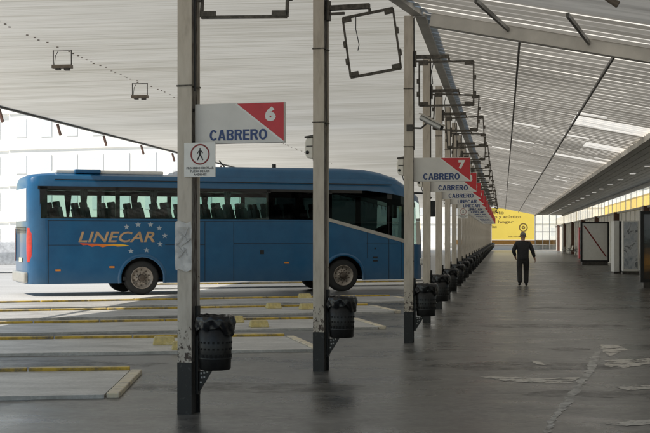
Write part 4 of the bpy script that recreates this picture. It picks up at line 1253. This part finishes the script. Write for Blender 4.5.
def make_car(mat,label):
    r=empty('parked_car'); tag(r,label,'car')
    side=[(-2.1,.35),(-2.15,.7),(-1.9,.92),(-1.2,.98),(-.55,1.42),(.75,1.45),(1.5,1.0),(2.1,.9),(2.15,.4)]
    b=MB(); vs=[]
    for y,k in ((-.86,1),(.86,1)): vs+=[(x,y*(1 if z<1.05 else .8),z) for x,z in side]
    n=len(side); b.add(vs,[tuple(range(n)),tuple(range(n,2*n))]+[(i,(i+1)%n,n+(i+1)%n,n+i) for i in range(n)]); b.build('body',mat,r,bevel=.05)
    b=MB()
    for s in (-1,1): b.add([(-1.02,s*.845,1.02),(-.5,s*.71,1.36),(.7,s*.71,1.38),(1.3,s*.845,1.02)],[(0,1,2,3)])
    b.build('side_window',M['dark'],r)
    for x in (-1.35,1.35):
        for s in (-1,1):
            b=MB(); b.lathe([(0,-.1),(.3,-.1),(.32,-.06),(.32,.06),(.3,.1),(0,.1)],(x,s*.8,.32),20,axis='y'); w=b.build('wheel',M['tyre'],r)
            b=MB(); b.lathe([(0,s*.105),(.2,s*.105),(.2,s*.09)],(x,s*.8,.32),16,axis='y'); b.build('rim',M['steel'],w)
    for s in (-1,1):
        b=MB(); b.box((2.13,s*.6,.72),(.06,.36,.14)); b.build('headlight',M['clearlens'],r)
        b=MB(); b.box((-2.12,s*.62,.78),(.06,.3,.14)); b.build('tail_light',M['redlens'],r)
    return r
c=make_car(M['carwhite'],'white car parked beyond the coach tail at the picture edge'); c.location=(-15.1,60,0); c.rotation_euler=(0,0,R(15))
# ------------------------------------------------------------------ camera, light, render
cd=bpy.data.cameras.new('camera'); cam_=bpy.data.objects.new('camera',cd); col.objects.link(cam_)
cam_.location=(0,0,1.65); cam_.rotation_euler=(R(90),0,0)
cd.sensor_width=36; cd.lens=72; cd.shift_y=20.5/650; cd.clip_end=4000; cd.clip_start=.1
cd.dof.use_dof=False
sc.camera=cam_
EL=R(51); DX,DY=-1.0,-.35
sd=Vector((DX*math.cos(EL)/math.hypot(DX,DY),DY*math.cos(EL)/math.hypot(DX,DY),math.sin(EL)))
sl=bpy.data.lights.new('sun','SUN'); sl.energy=5; sl.angle=R(.5); sl.color=(1,.93,.82)
so=bpy.data.objects.new('sun',sl); col.objects.link(so); so.rotation_euler=sd.to_track_quat('Z','Y').to_euler(); so.location=(-30,-20,40)
w=bpy.data.worlds.new('World'); sc.world=w; w.use_nodes=True
nt=w.node_tree; bg=nt.nodes['Background']; sky=nt.nodes.new('ShaderNodeTexSky'); sky.sky_type='NISHITA'; sky.sun_disc=False
sky.sun_elevation=EL; sky.sun_rotation=math.atan2(DX,DY); sky.dust_density=0.2; sky.air_density=1.0; sky.ozone_density=1.0
tint=nt.nodes.new('ShaderNodeMix'); tint.data_type='RGBA'; tint.blend_type='MULTIPLY'; tint.inputs[0].default_value=1; tint.inputs[7].default_value=(1.06,.98,.86,1)
nt.links.new(sky.outputs[0],tint.inputs[6]); nt.links.new(tint.outputs[2],bg.inputs[0]); bg.inputs[1].default_value=.15
sc.view_settings.view_transform='Standard'; sc.view_settings.look='None'; sc.view_settings.exposure=0
sc.render.engine='CYCLES'
sc.cycles.max_bounces=10; sc.cycles.diffuse_bounces=6; sc.cycles.transparent_max_bounces=16; sc.cycles.use_denoising=True
sc.cycles.sample_clamp_indirect=6
sc.render.resolution_x=1024; sc.render.resolution_y=682
